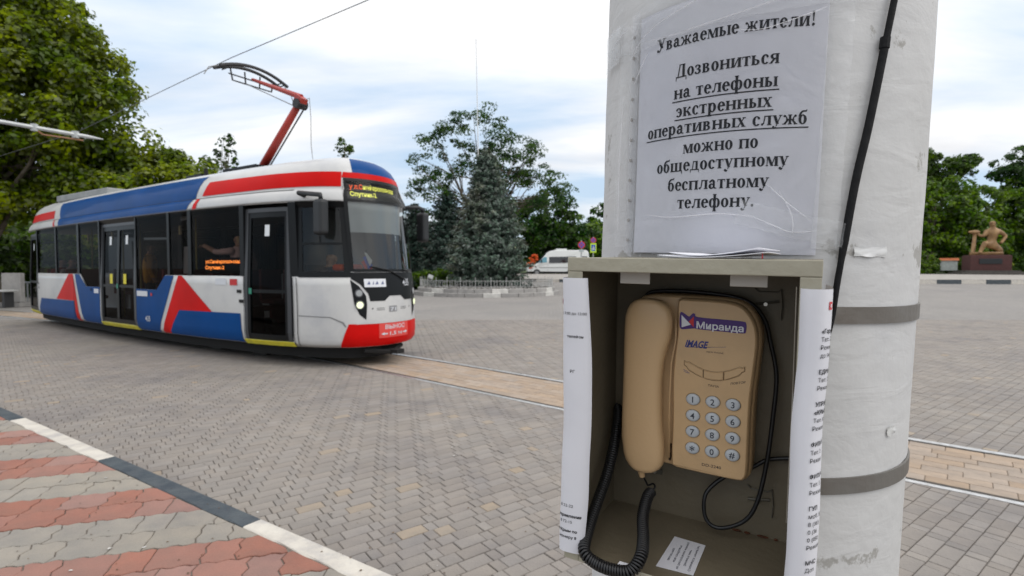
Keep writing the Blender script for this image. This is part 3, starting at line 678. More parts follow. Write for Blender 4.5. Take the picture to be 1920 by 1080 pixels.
# ---- conifers
def spruce(label, loc, h, r, m, seed, tiers=44, dens=1., cat='spruce tree', shape=.75):
    rng = np.random.default_rng(seed); rd = random.Random(seed); z0 = gz(*loc)+loc_z(loc)
    t = thing('spruce_tree', label, cat, (loc[0], loc[1], z0), 'spruces in and behind the round bed')
    P = []; Nn = []; mb = MB()
    for i in range(tiers):
        k = (i+.5)/tiers; z = .15+k**.93*(h-.2); rr = r*float(np.interp(k, [0, .12, .3, .5, .7, .84, .93, 1.0], [.88, 1.0, .88, .70, .49, .36, .29, .08]))*(1+.12*math.sin(i*2.1)+.06*math.sin(i*5.3))
        nb = max(6, int(22*(1-k)+7))
        for j in range(nb):
            a = 2*math.pi*(j+rd.random()*.8)/nb; L = rr*rd.uniform(.72, 1.12); d = np.array([math.cos(a), math.sin(a), 0])
            s = np.linspace(.12, 1, 9); droop = -.22*L*s+.22*L*s**2*1.1+ .1*L*s**3
            q = np.array([loc[0], loc[1], z0+z])+d*L*s[:, None]; q[:, 2] += droop+rd.uniform(-.05, .05)
            side = np.array([-d[1], d[0], 0]); n = int(30*dens*(.4+L))
            tt = rng.uniform(.12, 1, n); idx = np.clip((tt*8).astype(int), 0, 8)
            wdt = (1.05-tt)*.34*L+.05
            p = q[idx]+d*rng.normal(size=(n, 1))*.05*L+side*(rng.uniform(-1, 1, n)*wdt)[:, None]; p[:, 2] += rng.normal(size=n)*.045-.05*rng.random(n)
            P.append(p); Nn.append(unit(np.array([0, 0, .8])+d*.5+rng.normal(size=(n, 3))*.5))
            if j % 3 == 0: mb.tube([q[0], q[4], q[8]], [.03, .02, .006], 4, cap=False)
    P = np.concatenate(P); Nn = np.concatenate(Nn)
    leaf_mesh('needles', leaf_arrays(P, Nn, .105, aspect=2.0, rng=rng), m, t)
    mb.tube([(loc[0], loc[1], z0-.3), (loc[0]+.04, loc[1], z0+h*.5), (loc[0], loc[1], z0+h-.15)], [.2, .12, .02], 8); mb.build('trunk', M_bark, t)
    return t
def loc_z(l): return .42 if l == RC else 0
RC = (-1.45, 30.6)
spruce('tall blue-grey spruce with brown patches in the middle of the round fenced bed', RC, 7.75, 2.4, M_spr, 91, 46, 1.35)
spruce('dark blue spruce half hidden behind the right wing mirror of the tram', (-4.4, 36.5), 6.8, 2.6, M_spr2, 92, 30, .9)
spruce('darker spruce squeezed between the tram front and the other conifers', (-6.9, 38.0), 6.0, 2.4, M_spr2, 93, 28, .8)

# ---- round bed: kerb ring, gravel, fence
M_conc = mat('pale_concrete', (.34, .325, .31), .85, col2=(.27, .26, .25), scale=4, detail=8, bump=.5, bscale=30, rnd=.05)
M_concw = mat('whitewashed_concrete', (.62, .60, .57), .8, col2=(.5, .49, .46), scale=5, bump=.4)
bed = thing('round_flower_bed', 'round raised bed with two-step pale kerb holding the blue spruce', 'flower bed', (RC[0], RC[1], 0))
def arcblock(r0, r1, z0, z1, a0, a1, n=3):
    mb = MB(); rings = []
    for i in range(n+1):
        a = a0+(a1-a0)*i/n; c, s = math.cos(a), math.sin(a)
        rings.append([(RC[0]+r*c, RC[1]+r*s, z) for r, z in ((r1, z0), (r1, z1-.015), (r1-.015, z1), (r0+.015, z1), (r0, z1-.015), (r0, z0))])
    return mb.loft(rings)
nb = 28
for i in range(nb):
    a = 2*math.pi*i/nb; g = .004
    for (r0, r1, z0, z1, off) in ((3.72, 4.12, -.05, .19, 0), (3.6, 3.9, .17, .40, .5)):
        o = arcblock(r0, r1, z0, z1, a+g+off*2*math.pi/nb, a+2*math.pi/nb-g+off*2*math.pi/nb).build('kerb_stone', M_concw if (i % 4 == 1) else M_conc, bed)
M_gravel = mat('bed_gravel', (.31, .27, .24), .95, col2=(.20, .18, .155), scale=6, detail=9, bump=1, bscale=30)
v = [(RC[0], RC[1], .47)]+[(RC[0]+3.62*math.cos(a*math.pi/24), RC[1]+3.62*math.sin(a*math.pi/24), .37) for a in range(48)]
mesh('gravel', v, [(0, 1+a, 1+(a+1) % 48) for a in range(48)], M_gravel, bed)
rng = np.random.default_rng(4); k = 2600; rr = 3.55*np.sqrt(rng.random(k)); aa = rng.random(k)*6.283
P = np.stack([RC[0]+rr*np.cos(aa), RC[1]+rr*np.sin(aa), .40+.07*(1-rr/3.6)+0*rr], 1)
o = leaf_mesh('pebbles', leaf_arrays(P, unit(rng.normal(size=(k, 3))*.5+np.array([0, 0, 1.])), .09, rng=rng), M_conc, bed); tag(o, kind='stuff')
M_wm = mat('white_painted_metal', (.47, .47, .46), .5, col2=(.36, .36, .35), scale=12)
fen = thing('bed_fence', 'low white wrought-iron fence ringing the spruce bed', 'fence', (RC[0], RC[1], .4))
nf = 30; FR = 3.76
for i in range(nf):
    a = 2*math.pi*i/nf; c = Vector((RC[0]+FR*math.cos(a), RC[1]+FR*math.sin(a), .4))
    mb = MB().tube([c, c+Vector((0, 0, .50))], .018, 6); mb.ball(c+Vector((0, 0, .55)), .028, 4); mb.build('post', M_wm, fen)
    a2 = 2*math.pi*(i+1)/nf; e = Vector((RC[0]+FR*math.cos(a2), RC[1]+FR*math.sin(a2), .4)); d = (e-c).normalized()
    mb = MB()
    for z in (.1, .4): mb.tube([c+Vector((0, 0, z)), e+Vector((0, 0, z))], .011, 5)
    Lb = (e-c).length
    for q in (.2, .4, .6, .8): mb.tube([c+d*Lb*q+Vector((0, 0, .1)), c+d*Lb*q+Vector((0, 0, .46 if q in (.4, .6) else .4))], .008, 5)
    for q in (.3, .7):
        cc = c+d*Lb*q+Vector((0, 0, .25)); mb.tube([cc+d*.075*math.cos(w)+Vector((0, 0, .1*math.sin(w))) for w in np.linspace(0, 6.283, 11)], .008, 4)
    mb.build('railing_panel', M_wm, fen)
# low planting inside the ring, left side and right side
for i, (x, y, lab) in enumerate([(-4.3, 29.6, 'small grey-green plant near the left rim of the round bed'), (.6, 28.6, 'small silvery plant right of the spruce in the round bed')]):
    o = tree('bedding_plant', lab, (x, y), [((0, 0, .55), (.55, .4, .2))], M_spr2, 14, 36, .25, .08, .01, .45, group='plants in the round bed', limbs=2, cat='plant', seed=70+i)

# ---- flag pole, small lamp, road signs
fp = thing('flagpole', 'tall thin white flagpole rising beside the blue spruce', 'flagpole', (-2.02, 34.2, 0))
b = Vector((-2.0, 34.2, -.05)); tp = Vector((-2.27, 34.2, 15.9)); M_fp = mat('flagpole_white', (.70, .70, .69), .4)
MB().tube([b, b.lerp(tp, .48)], .05, 8).build('lower_section', M_fp, fp); MB().tube([b.lerp(tp, .48), tp], [.032, .022], 8).build('upper_section', M_fp, fp)
lp = thing('garden_lamp', 'small white square floodlight on a stake left of the round bed', 'lamp', (-4.6, 30.2, .0))
MB().box((-4.62, 30.3, .98), (.30, .06, .2), Matrix.Rotation(.4, 3, 'Y')).build('head', mat('white_plastic', (.75, .76, .75), .4), lp); MB().tube([(-4.6, 30.35, 0), (-4.6, 30.35, .92)], .02).build('stake', M_wm, lp)
def sign_post(label, x, y, hts, group='road signs by the minibus'):
    z0 = gz(x, y); t = thing('road_sign', label, 'road sign', (x, y, z0), group)
    MB().tube([(x, y+.05, z0), (x, y+.05, z0+max(h[1] for h in hts)+.3)], .04).build('post', mat('sign_post_grey', (.42, .43, .43), .5, .3), t)
    R_ = mat('sign_red', (.62, .03, .03), .4); B_ = mat('sign_blue', (.03, .10, .50), .4); Y_ = mat('sign_lime', (.55, .80, .04), .4); Wt = mat('sign_white', (.8, .8, .8), .4)
    for kind, h, r in hts:
        z = z0+h
        if kind == 'no':
            mb = MB(); mb.disc((x, y, z), (0, 1, 0), r, .02, 28, 0); mb.disc((x, y-.015, z), (0, 1, 0), r*.76, .012, 28, 1)
            for a in (.785, -.785): mb.box((x, y-.026, z), (r*1.5, .01, r*.17), Matrix.Rotation(a, 3, 'Y'), 0)
            mb.build('round_plate', [R_, B_], t)
        elif kind == 'plate':
            MB().box((x, y, z), (r*1.6, .02, r*.8)).build('plate', mat('sign_grey', (.45, .5, .5), .5), t)
        else:
            mb = MB(); mb.box((x, y, z), (r*1.5, .02, r*2.3), None, 0); mb.box((x, y-.014, z), (r*1.0, .01, r*1.55), None, 1)
            mb.add([(x-r*.38, y-.024, z-r*.45), (x+r*.38, y-.024, z-r*.45), (x, y-.024, z+r*.5)], [(0, 1, 2)], 2)
            v = [(x, y-.03, z+r*.22)]; mb.ball((x, y-.03, z+r*.18), r*.06, 4, 3)
            for seg in (((0, .1), (-.02, -.12)), ((-.02, -.12), (-.14, -.36)), ((-.02, -.12), (.12, -.36)), ((0, .08), (-.12, -.08)), ((0, .08), (.12, -.04))):
                mb.tube([(x+seg[0][0]*r, y-.03, z+seg[0][1]*r), (x+seg[1][0]*r, y-.03, z+seg[1][1]*r)], r*.035, 4, 3)
            mb.build('crossing_plate', [Y_, B_, Wt, mat('sign_black', (.02, .02, .02), .5)], t)
    return t
sign_post('round red and blue no-stopping sign over a small grey plate', 4.55, 35.0, [('no', 2.98, .235), ('plate', 2.60, .2)])
sign_post('small no-stopping sign over a lime-bordered crossing sign', 7.15, 47.0, [('no', 3.62-gz(7, 47)+.29, .25), ('x', 2.98-gz(7, 47)+.26, .36)])

# ---- red flowers beside the minibus
o = tree('canna_plant', 'clump of orange-red flowers at the nose of the minibus', (1.80, 50.5), [((0, 0, 1.25), (.30, .3, .5)), ((.25, 0, 1.75), (.32, .3, .35))], mat('orange_petals', (.80, .10, .02), .5, col2=(.75, .2, .03), scale=6, trans=.3), 26, 34, .26, .11, .02, 1.1, group=None, limbs=4, cat='flowers', seed=81)

# ------------------------------------------------------------------ minibus
def minibus():
    base = Vector((1.55, 54.3, gz(2, 54)+.0)); R = Matrix.Rotation(math.radians(4), 3, 'Z')
    t = thing('minibus', 'white high-roof minibus with dark side windows parked behind the round bed', 'minibus', base)
    def T(p): return base+R @ Vector(p)
    # x runs rearwards from the nose, y away from the camera, z up
    prof = [(0.02, .45), (0.0, .75), (.12, 1.0), (.95, 1.22), (1.15, 1.35), (1.95, 2.28), (2.35, 2.55), (2.9, 2.66), (6.1, 2.66), (6.35, 2.5), (6.45, 1.6), (6.45, .4)]
    WD = 1.98; rings = []
    for y in (0, .06, .5, WD-.5, WD-.06, WD):
        ins = .10 if y in (0, WD) else (.03 if y in (.06, WD-.06) else 0)
        r = []
        for x, z in prof:
            k = max(0, (z-1.3)/1.3); yy = y+(.14*k if y < 1 else -.14*k); xx = x+(ins*.6 if x < 3 else -ins*.6); r.append(T((xx, yy, z-ins*.6*(1 if z > 1.1 else 0))))
        rings.append(r)
    o = MB().loft(rings).build('body', mat('van_white_paint', (.70, .715, .70), .25, coat=.4), t); bevel(o, .03, 2)
    def side(name, poly, m, off=.008, par=t):
        v = []
        for x, z in poly:
            k = max(0, (z-1.3)/1.3); v.append(T((x, .14*k-off, z)))
        v2 = [p+(R @ Vector((0, .02, 0))) for p in v]; n = len(v)
        return mesh(name, v+v2, [tuple(range(n))]+[(i, i+n, (i+1) % n+n, (i+1) % n) for i in range(n)], m, par)
    dk = mat('van_dark_glass', (.012, .014, .016), .08, spec=.8); bl = mat('van_cab_glass', (.10, .30, .38), .08, spec=.9)
    side('side_window', [(2.25, 1.32), (5.05, 1.36), (5.05, 1.98), (2.25, 1.94)], dk); side('side_window', [(5.55, 1.5), (6.2, 1.5), (6.2, 2.0), (5.55, 2.0)], dk)
    side('cab_window', [(1.15, 1.34), (2.02, 1.38), (2.02, 1.92), (1.72, 1.92)], bl)
    side('trim_strip', [(1.25, .82), (5.6, .82), (5.6, .9), (1.25, .9)], mat('van_trim', (.34, .34, .33), .6))
    side('door_seam', [(2.12, .5), (2.14, .5), (2.14, 2.3), (2.12, 2.3)], mat('van_seam', (.2, .2, .2), .6), .004)
    side('headlamp', [(.1, .86), (.42, .9), (.36, 1.06), (.16, 1.02)], mat('van_lamp', (.6, .62, .63), .15), .05)
    MB().loft([[T((x, y, z)) for x, z in ((1.06, 1.36), (1.92, 2.24), (1.96, 2.22), (1.1, 1.34))] for y in (.2, WD-.2)]).map(lambda p: p+R @ Vector((-.02, 0, .03))).build('windscreen', dk, t)
    for x in (.98, 4.45):
        for y in (.02, WD-.02):
            c = T((x, y, .345)); tb = R @ Vector((0, 1, 0)); w = MB().disc(c, tb, .345, .22, 24).build('wheel', mat('tyre', (.018, .018, .018), .85), t)
            MB().disc(c-tb*(.115 if y < 1 else -.115), tb, .2, .01, 16).build('rim', mat('wheel_rim', (.3, .3, .3), .4, .6), w)
    MB().box(T((3.6, 1, 2.72)), (1.1, 1.0, .16), R).build('roof_unit', MATS['van_white_paint'], t)
    MB().box(T((1.45, -.16, 1.5)), (.1, .2, .34), R).build('wing_mirror', dk, t)
    MB().box(T((3, 1, .42)), (5.8, 1.7, .25), R).build('underbody', mat('tyre', (0, 0, 0)), t)
minibus()

# ------------------------------------------------------------------ people by skin modifier
def figure(name, joints, edges, M, mats, pick, parent, root=0, sub=2):
    """one continuous body: joints (x, y, z, r) grown with a Skin modifier and turned into a mesh"""
    me = bpy.data.meshes.new(name); me.from_pydata([j[:3] for j in joints], edges, [])
    o = bpy.data.objects.new(name, me); COL.objects.link(o)
    o.modifiers.new('skin', 'SKIN'); sm = me.skin_vertices[0].data
    for i, j in enumerate(joints):
        r = j[3]; sm[i].radius = (r, r) if not isinstance(r, tuple) else r; sm[i].use_root = (i == root)
    s = o.modifiers.new('sub', 'SUBSURF'); s.levels = sub; s.render_levels = sub
    dg = bpy.context.evaluated_depsgraph_get(); dg.update()
    m2 = bpy.data.meshes.new_from_object(o.evaluated_get(dg)); COL.objects.unlink(o); bpy.data.objects.remove(o)
    m2.name = name; m2.materials.clear()
    for m in mats: m2.materials.append(m)
    m2.polygons.foreach_set('material_index', [pick(p.center) for p in m2.polygons]); m2.polygons.foreach_set('use_smooth', [True]*len(m2.polygons))
    m2.transform(M); r = bpy.data.objects.new(name, m2); link(r, parent); return r

# ---- statue
def statue():
    x, y = 45.3, 51.0; z = gz(x, y)+.20
    t = thing('statue', 'bronze-coloured statue of a kneeling man leaning on a pillar on a dark red plinth', 'statue', (x, y, z))
    R = Matrix.Rotation(math.radians(-20), 4, 'Z'); B = Matrix.Translation((x, y, z)) @ R
    gr = mat('red_granite', (.085, .030, .027), .8, col2=(.06, .024, .021), scale=9, detail=8); dkg = mat('dark_granite', (.05, .045, .04), .6, col2=(.08, .07, .06), scale=8)
    def bx(nm, c, d, m, b=.02):
        o = MB().box(c, d).build(nm, m, t, M=B); bevel(o, b); return o
    bx('step', (0, 0, .08), (4.9, 3.2, .3), dkg); bx('step', (0, 0, .30), (4.2, 2.7, .16), dkg)
    bx('plinth', (0, 0, 1.07), (3.15, 1.9, 1.42), gr, .03); bx('plinth_cap', (0, 0, 1.80), (3.0, 1.8, .1), gr)
    bx('plaque', (-.05, -.975, 1.25), (1.75, .05, .5), mat('black_plaque', (.012, .014, .015), .3)); 
    br = mat('gilded_bronze', (.33, .195, .085), .5, .2, col2=(.19, .105, .045), scale=2.2, detail=6, bump=.6, bscale=12)
    MB().loft([[(a*1.25+.1*math.sin(k*7), b*.7, 1.84+h) for k, (a, b) in enumerate([(math.cos(q), math.sin(q)) for q in np.linspace(0, 5.7, 12)])] for h in (0, .22, .3)]).build('rock_base', br, t, M=B, smooth=True)
    MB().tube([(-1.12, -.1, 1.84), (-1.1, -.1, 2.1), (-.98, -.1, 4.0)], [.3, .17, .15], 10).ball((-.98, -.1, 4.05), (.42, .26, .2), 8).ball((-1.3, -.12, 4.08), (.22, .18, .13), 6).build('pillar', br, t, M=B, smooth=True)
    J = [(.35, 0, 2.75, .36), (.38, -.02, 3.2, .33), (.42, -.06, 3.72, .42), (.42, -.1, 4.12, .38), (.36, -.16, 4.46, .15), (.28, -.24, 4.80, .27), (.25, -.28, 5.06, .25),
         (-.02, -.14, 4.1, .22), (-.38, -.25, 3.65, .17), (-.62, -.2, 3.68, .13), (-.9, -.12, 4.08, .12),
         (.9, -.05, 4.1, .22), (1.42, -.05, 3.62, .17), (1.05, -.3, 3.15, .14), (.88, -.42, 2.95, .13),
         (-.05, -.25, 2.85, .30), (-.45, -.75, 3.0, .24), (-.62, -.7, 2.5, .19), (-.8, -.75, 2.1, .15), (-.85, -1.0, 2.07, .12),
         (.72, -.1, 2.6, .3), (.95, -.35, 2.25, .24), (1.05, .3, 2.2, .19), (1.1, .7, 2.15, .14)]
    E_ = [(0, 1), (1, 2), (2, 3), (3, 4), (4, 5), (5, 6), (3, 7), (7, 8), (8, 9), (9, 10), (3, 11), (11, 12), (12, 13), (13, 14), (0, 15), (15, 16), (16, 17), (17, 18), (18, 19), (0, 20), (20, 21), (21, 22), (22, 23)]
    figure('figure', J, E_, B, [br], lambda c: 0, t)
    MB().ball((.26, -.50, 4.85), (.05, .08, .07), 5).ball((.17, -.46, 4.95), .035, 4).ball((.35, -.46, 4.95), .035, 4).ball((.27, -.44, 4.70), (.12, .08, .09), 5).build('face', br, t, M=B, smooth=True)
statue()
hut = thing('utility_hut', 'small white hut with an orange roof in the bushes left of the statue', 'hut', (44.3, 54.4, gz(44, 54)))
M = Matrix.Translation((44.5, 54.4, gz(44, 54)+.55)) @ Matrix.Rotation(-.6, 4, 'Z') @ Matrix.Scale(.78, 4)
bevel(MB().box((0, 0, .65), (1.7, 1.2, 1.3)).build('wall', mat('hut_white', (.55, .58, .56), .8, col2=(.45, .47, .45), scale=4), hut, M=M), .02)
MB().loft([[(-1, -.75, 1.3), (-1, .75, 1.3), (-1, 0, 1.62)], [(1, -.75, 1.3), (1, .75, 1.3), (1, 0, 1.62)]]).build('roof', mat('orange_tiles', (.42, .12, .035), .7, col2=(.33, .09, .03), scale=8), hut, M=M)

# ---- house behind the trees, bench panel, low rail
hs = thing('house', 'pale house with a dark brown roof showing over the middle of the tram', 'house', (-19.5, 36.5, 0))
rf = mat('brown_roof', (.075, .055, .05), .85, col2=(.11, .085, .075), scale=6, bump=.6); wl = mat('pale_render', (.48, .45, .40), .9, col2=(.36, .335, .30), scale=3)
B = Matrix.Translation((-20.4, 37.5, 0)) @ Matrix.Rotation(-.25, 4, 'Z')
MB().box((0, 0, 2.9), (7, 5, 5.8)).build('wall', wl, hs, M=B)
MB().loft([[(-3.9, -2.9, 5.75), (-3.9, 2.9, 5.75), (-3.5, 0, 7.5)], [(3.9, -2.9, 5.75), (3.9, 2.9, 5.75), (2.2, 0, 7.5)]]).build('roof', rf, hs, M=B)
for x in (-2, .5, 2.5):
    w = MB().box((x, -2.52, 3.2), (1.0, .08, 1.4)).build('window', mat('house_window', (.04, .05, .06), .1), hs, M=B); MB().box((x, -2.57, 2.45), (1.2, .12, .06)).build('sill', wl, w, M=B)
kb = thing('concrete_block', 'grey concrete slab standing beside the kerb at the far left', 'slab', (-18.6, 20.4, 0))
bevel(MB().box((-18.9, 20.2, .72), (.72, .2, 1.1)).build('panel', M_conc, kb), .02); MB().box((-18.9, 20.2, .08), (.9, .5, .16)).build('foot', M_conc, kb)
cb = thing('bench', 'low white-topped bench at the left picture edge', 'bench', (-19.3, 19.0, 0))
bevel(MB().box((-19.1, 19.6, .62), (1.5, .45, .07)).build('seat', M_wm, cb), .02)
for dx in (-.55, .55): MB().box((-19.1+dx, 19.6, .3), (.09, .38, .58)).build('leg', mat('dark_metal', (.03, .03, .032), .5), cb)
rl = thing('guard_rail', 'low grey tube railing behind the rear of the tram', 'railing', (-18, 21.5, 0))
MB().tube([(-26, 25.3, .82), (-13, 20.9, .82)], .035).build('rail', mat('rail_grey', (.3, .31, .31), .5), rl)
for k in range(7):
    p = Vector((-26, 25.3, 0)).lerp(Vector((-13, 20.9, 0)), k/6); MB().tube([p, p+Vector((0, 0, .82))], .03).build('post', MATS['rail_grey'], rl)

# ---- overhead line
M_wire = mat('contact_wire', (.13, .13, .13), .5, .3)
cw = thing('contact_wire', 'thin overhead wire running across the sky to the tram collector', 'wire', (-4.66, 8.97, 4.93))
pts = [(9.9, -2.6), (4.2, 2.75), (-1.76, 7.22), (-4.86, 9.36), (-7.85, 11.6), (-11.6, 14.4), (-18, 18.3), (-30, 23.5)]
MB().tube([(x, y, 5.085-.012*math.sin(i)) for i, (x, y) in enumerate(pts)], .0075, 6).build('wire', M_wire, cw)
MX, MY = -13.4, 9.6
ct = thing('bracket_post', 'grey overhead-line post with a cantilever tube over the track at the far left', 'post', (MX, MY, 0))
a, b = Vector((MX, MY, 4.80)), Vector((-10.25, 13.5, 4.68))
MB().tube([(MX, MY, 0), (MX, MY, 7)], [.14, .11], 12).build('mast', mat('galvanised', (.50, .52, .52), .5, .3, col2=(.42, .43, .43), scale=6), ct)
MB().tube([a, a.lerp(b, .94)], .045).build('cantilever_tube', MATS['galvanised'], ct)
MB().tube([a.lerp(b, .94), b], [.045, .01]).build('tube_end', MATS['galvanised'], ct)
MB().tube([a.lerp(b, .74)+Vector((0, 0, -.03)), a.lerp(b, .77)+Vector((0, 0, -.13)), a.lerp(b, .92)+Vector((0, 0, -.11))], .018).build('steady_arm', mat('rusty_arm', (.32, .16, .09), .7), ct)
for k in (.74, .89): MB().box(a.lerp(b, k), (.1, .1, .16)).build('clamp', MATS['galvanised'], ct)
# ------------------------------------------------------------------ tram: body surface TP(s, z); s runs round the plan from the near front corner (s<0 along the near side)
TK=1.04
TD=(.849,-.528); TN=(.528,.849)      # heading, inward (away from the square)
TO=(-2.32*TK-.42*TN[0]*1.0, 7.25*TK-.42*TN[1]*1.0)
def catmull(P,n=6):
    out=[]
    for i in range(len(P)-1):
        p0=P[max(i-1,0)];p1=P[i];p2=P[i+1];p3=P[min(i+2,len(P)-1)]
        for k in range(n):
            t=k/n
            out.append(tuple(.5*((2*p1[j])+(-p0[j]+p2[j])*t+(2*p0[j]-5*p1[j]+4*p2[j]-p3[j])*t*t+(-p0[j]+3*p1[j]-3*p2[j]+p3[j])*t**3) for j in range(len(p1))))
    out.append(tuple(P[-1])); return out
WB=2.44
half=[(-12.6,.64),(-12.0,.50),(-10.6,.33),(-7.5,.11),(-3.7,.0),(-1.66,.07),(-.9,.17),(-.38,.31),(.0,.52),(.17,.76)]
nose=[(.255,.98),(.28,WB/2)]
ctl=half+nose+[(nose[0][0],WB-nose[0][1])]+[(a,WB-b) for a,b in half[::-1]]
PLAN=catmull(ctl,8)
L=[0.]
for i in range(1,len(PLAN)): L.append(L[-1]+math.dist(PLAN[i],PLAN[i-1]))
# s=0 at the near front corner
iF=min(range(len(PLAN)//2),key=lambda i:math.dist(PLAN[i],(0,.52)))
SL=[l-L[iF]+.05 for l in L]
S0,S1=SL[0],SL[-1]
def plan(s):
    s=min(max(s,S0),S1)
    lo,hi=0,len(SL)-1
    while hi-lo>1:
        m=(lo+hi)//2
        if SL[m]<=s: lo=m
        else: hi=m
    t=(s-SL[lo])/(SL[hi]-SL[lo]); a=PLAN[lo];b=PLAN[hi]
    def nrm(i):
        p=PLAN[max(i-1,0)];q=PLAN[min(i+1,len(PLAN)-1)]
        d=(q[0]-p[0],q[1]-p[1]);l=math.hypot(*d);return (d[1]/l,-d[0]/l)
    n0=nrm(lo);n1=nrm(hi)
    n=(n0[0]*(1-t)+n1[0]*t,n0[1]*(1-t)+n1[1]*t);l=math.hypot(*n)
    return (a[0]*(1-t)+b[0]*t,a[1]*(1-t)+b[1]*t),(n[0]/l,n[1]/l)
def lerp_tab(T,z):
    if z<=T[0][0]: return T[0][1]
    for (a,u),(b,v) in zip(T,T[1:]):
        if z<=b: return u+(v-u)*(z-a)/(b-a)
    return T[-1][1]
INS=[(.3,.07),(.36,.02),(.5,0),(1.3,0),(2.40,.05),(2.41,.0),(2.5,.01),(2.58,.05),(2.6,.085),(2.68,.095),(2.80,.13)]
RAKE=[(.3,-.02),(.55,0),(.9,.0),(1.2,.03),(2.55,.19),(3.2,.19)]   # how far the nose leans back
KSP=[(2.80,0),(2.9,.05),(2.98,.12),(3.06,.25),(3.12,.42),(3.16,.62),(3.2,1.)]
SLF=[l for l in SL][len(SL)-1-iF]
def TP(s,z,off=0.):
    (a,b),(na,nb)=plan(s)
    i=lerp_tab(INS,z)-off
    a-=na*i; b-=nb*i
    a-=lerp_tab(RAKE,z)*max(0,min(1,(a+1.2)/1.2))
    if z>2.8:
        k=lerp_tab(KSP,z); sa=min(max(a,-11.5),-.75)
        a+=(sa-a)*k; b+=(WB/2-b)*k
    return (TO[0]+TD[0]*a+TN[0]*b, TO[1]+TD[1]*a+TN[1]*b, z)
def tram():
    t = thing('tram', 'white, blue and red single-car tram with its red collector arm raised', 'tram', (TP(-5, 0)[0]+.6, TP(-5, 0)[1]+.95, 0))
    white = mat('tram_white', (.58, .585, .58), .32, col2=(.53, .535, .53), scale=1.1, detail=6, coat=.1, stain=.16, sscale=1.5); blue = mat('tram_blue', (.001, .060, .235), .4, stain=.12, sscale=1.2, spec=.05, coat=.12, col2=(.001, .052, .20), scale=1.5)
    red = mat('tram_red', (.60, .006, .005), .36, stain=.10, sscale=1.2, spec=.08, col2=(.53, .006, .005), scale=1.5); blk = mat('tram_black', (.007, .008, .009), .35, spec=.2); dgrey = mat('door_frame_grey', (.045, .047, .052), .4)
    yel = mat('step_yellow', (.75, .66, .03), .5, col2=(.55, .48, .04), scale=9); und = mat('underframe', (.010, .010, .010), .9); lit = mat('tram_label', (.62, .64, .68), .4)
    gls = glass('tram_side_glass', (.64, .60, .57), .015, .12); cgl = glass('cab_glass', (.62, .66, .64), .01, .6); wgl = glass('windscreen_glass', (.66, .70, .68), .006, .98, 1.68); dgl = glass('door_glass', (.40, .40, .40), .02, .15)
    brk = sorted(set([round(S0+.0001, 3)]+[round(x, 3) for x in np.arange(S0+.1, S1, .12)]+[round(x, 3) for x in np.arange(-.34, SLF+.34, .03)]+[-11.3, -11.25, -8.0, -7.61, -6.87, -6.84, -5.22, -5.2, -4.38, -4.07, -1.83, -1.8, -.83, -.8, -.7, .13, .14, 1.49, 1.5]))
    def top(s):
        if s < -11.3: return .38
        if s < -8.0: return 1.33
        if s < -7.61: return 1.33-.26*(s+8.0)/.39
        if s < -6.86: return 1.07
        if s < -5.21: return .38
        if s < -4.38: return 1.07
        if s < -4.07: return 1.07+.26*(s+4.38)/.31
        if s < -1.82: return 1.33
        if s < -.81: return .37
        if s < .135: return 1.33
        if s < 1.495: return 1.40
        return 1.33
    def shell(name, lo, hi, rowsf, m, s_from=None, s_to=None, wall=.03):
        ss = [s for s in brk if (s_from is None or s >= s_from) and (s_to is None or s <= s_to)]
        mb = MB(); v = []; nr = None
        for s in ss:
            z0, z1 = lo(s), hi(s); zz_ = rowsf(z0, z1); nr = len(zz_); v += [TP(s, z) for z in zz_]
        f = [(i*nr+j, (i+1)*nr+j, (i+1)*nr+j+1, i*nr+j+1) for i in range(len(ss)-1) for j in range(nr-1)]
        o = mesh(name, v, f, m, t, smooth=False)
        sd = o.modifiers.new('wall', 'SOLIDIFY'); sd.thickness = wall; sd.offset = 1
        bm = bmesh.new(); bm.from_mesh(o.data); bmesh.ops.recalc_face_normals(bm, faces=bm.faces)
        c = Vector(TP(-5, 1)); c += Vector((TN[0], TN[1], 0))*1.1
        ff = max(bm.faces, key=lambda q: (q.calc_center_median()-c).length)
        if ff.normal.dot(ff.calc_center_median()-c) < 0: bmesh.ops.reverse_faces(bm, faces=bm.faces)
        for q in bm.faces: q.smooth = True
        bm.to_mesh(o.data); bm.free(); sd.offset = -1; return o
    rows5 = lambda a, b: [a, min(b, .36), min(b, .42), min(b, .46), min(b, .5), min(b, .9), min(b, 1.2), b]
    shell('lower_body', lambda s: .30, lambda s: top(s), rows5, white)
    UZ = [2.41, 2.45, 2.5, 2.54, 2.58, 2.6, 2.63, 2.68, 2.74, 2.80, 2.85, 2.9, 2.94, 2.98, 3.02, 3.06, 3.09, 3.12, 3.14, 3.16, 3.18, 3.2]
    def fb(s): return 2.77 if .13 < s < 1.495 else 2.41
    shell('roof', fb, lambda s: 3.2, lambda a, b: [max(a, z) for z in UZ], white)
    def patch(name, poly, off, m, par=None, ds=.15, dz=.10, keep=None, thick=0):
        bm = bmesh.new(); vs = [bm.verts.new((p[0], p[1], 0)) for p in poly]; bm.faces.new(vs)
        s0, s1 = min(p[0] for p in poly), max(p[0] for p in poly); z0, z1 = min(p[1] for p in poly), max(p[1] for p in poly)
        for k in [q for q in brk if s0+.001 < q < s1-.001]: bmesh.ops.bisect_plane(bm, geom=bm.verts[:]+bm.edges[:]+bm.faces[:], plane_co=(k, 0, 0), plane_no=(1, 0, 0))
        zs = [z for z in UZ if z0 < z < z1] if z1 > 2.5 else [q for q in (.36, .5, .9, 1.2) if z0 < q < z1]
        for k in zs: bmesh.ops.bisect_plane(bm, geom=bm.verts[:]+bm.edges[:]+bm.faces[:], plane_co=(0, k, 0), plane_no=(0, 1, 0))
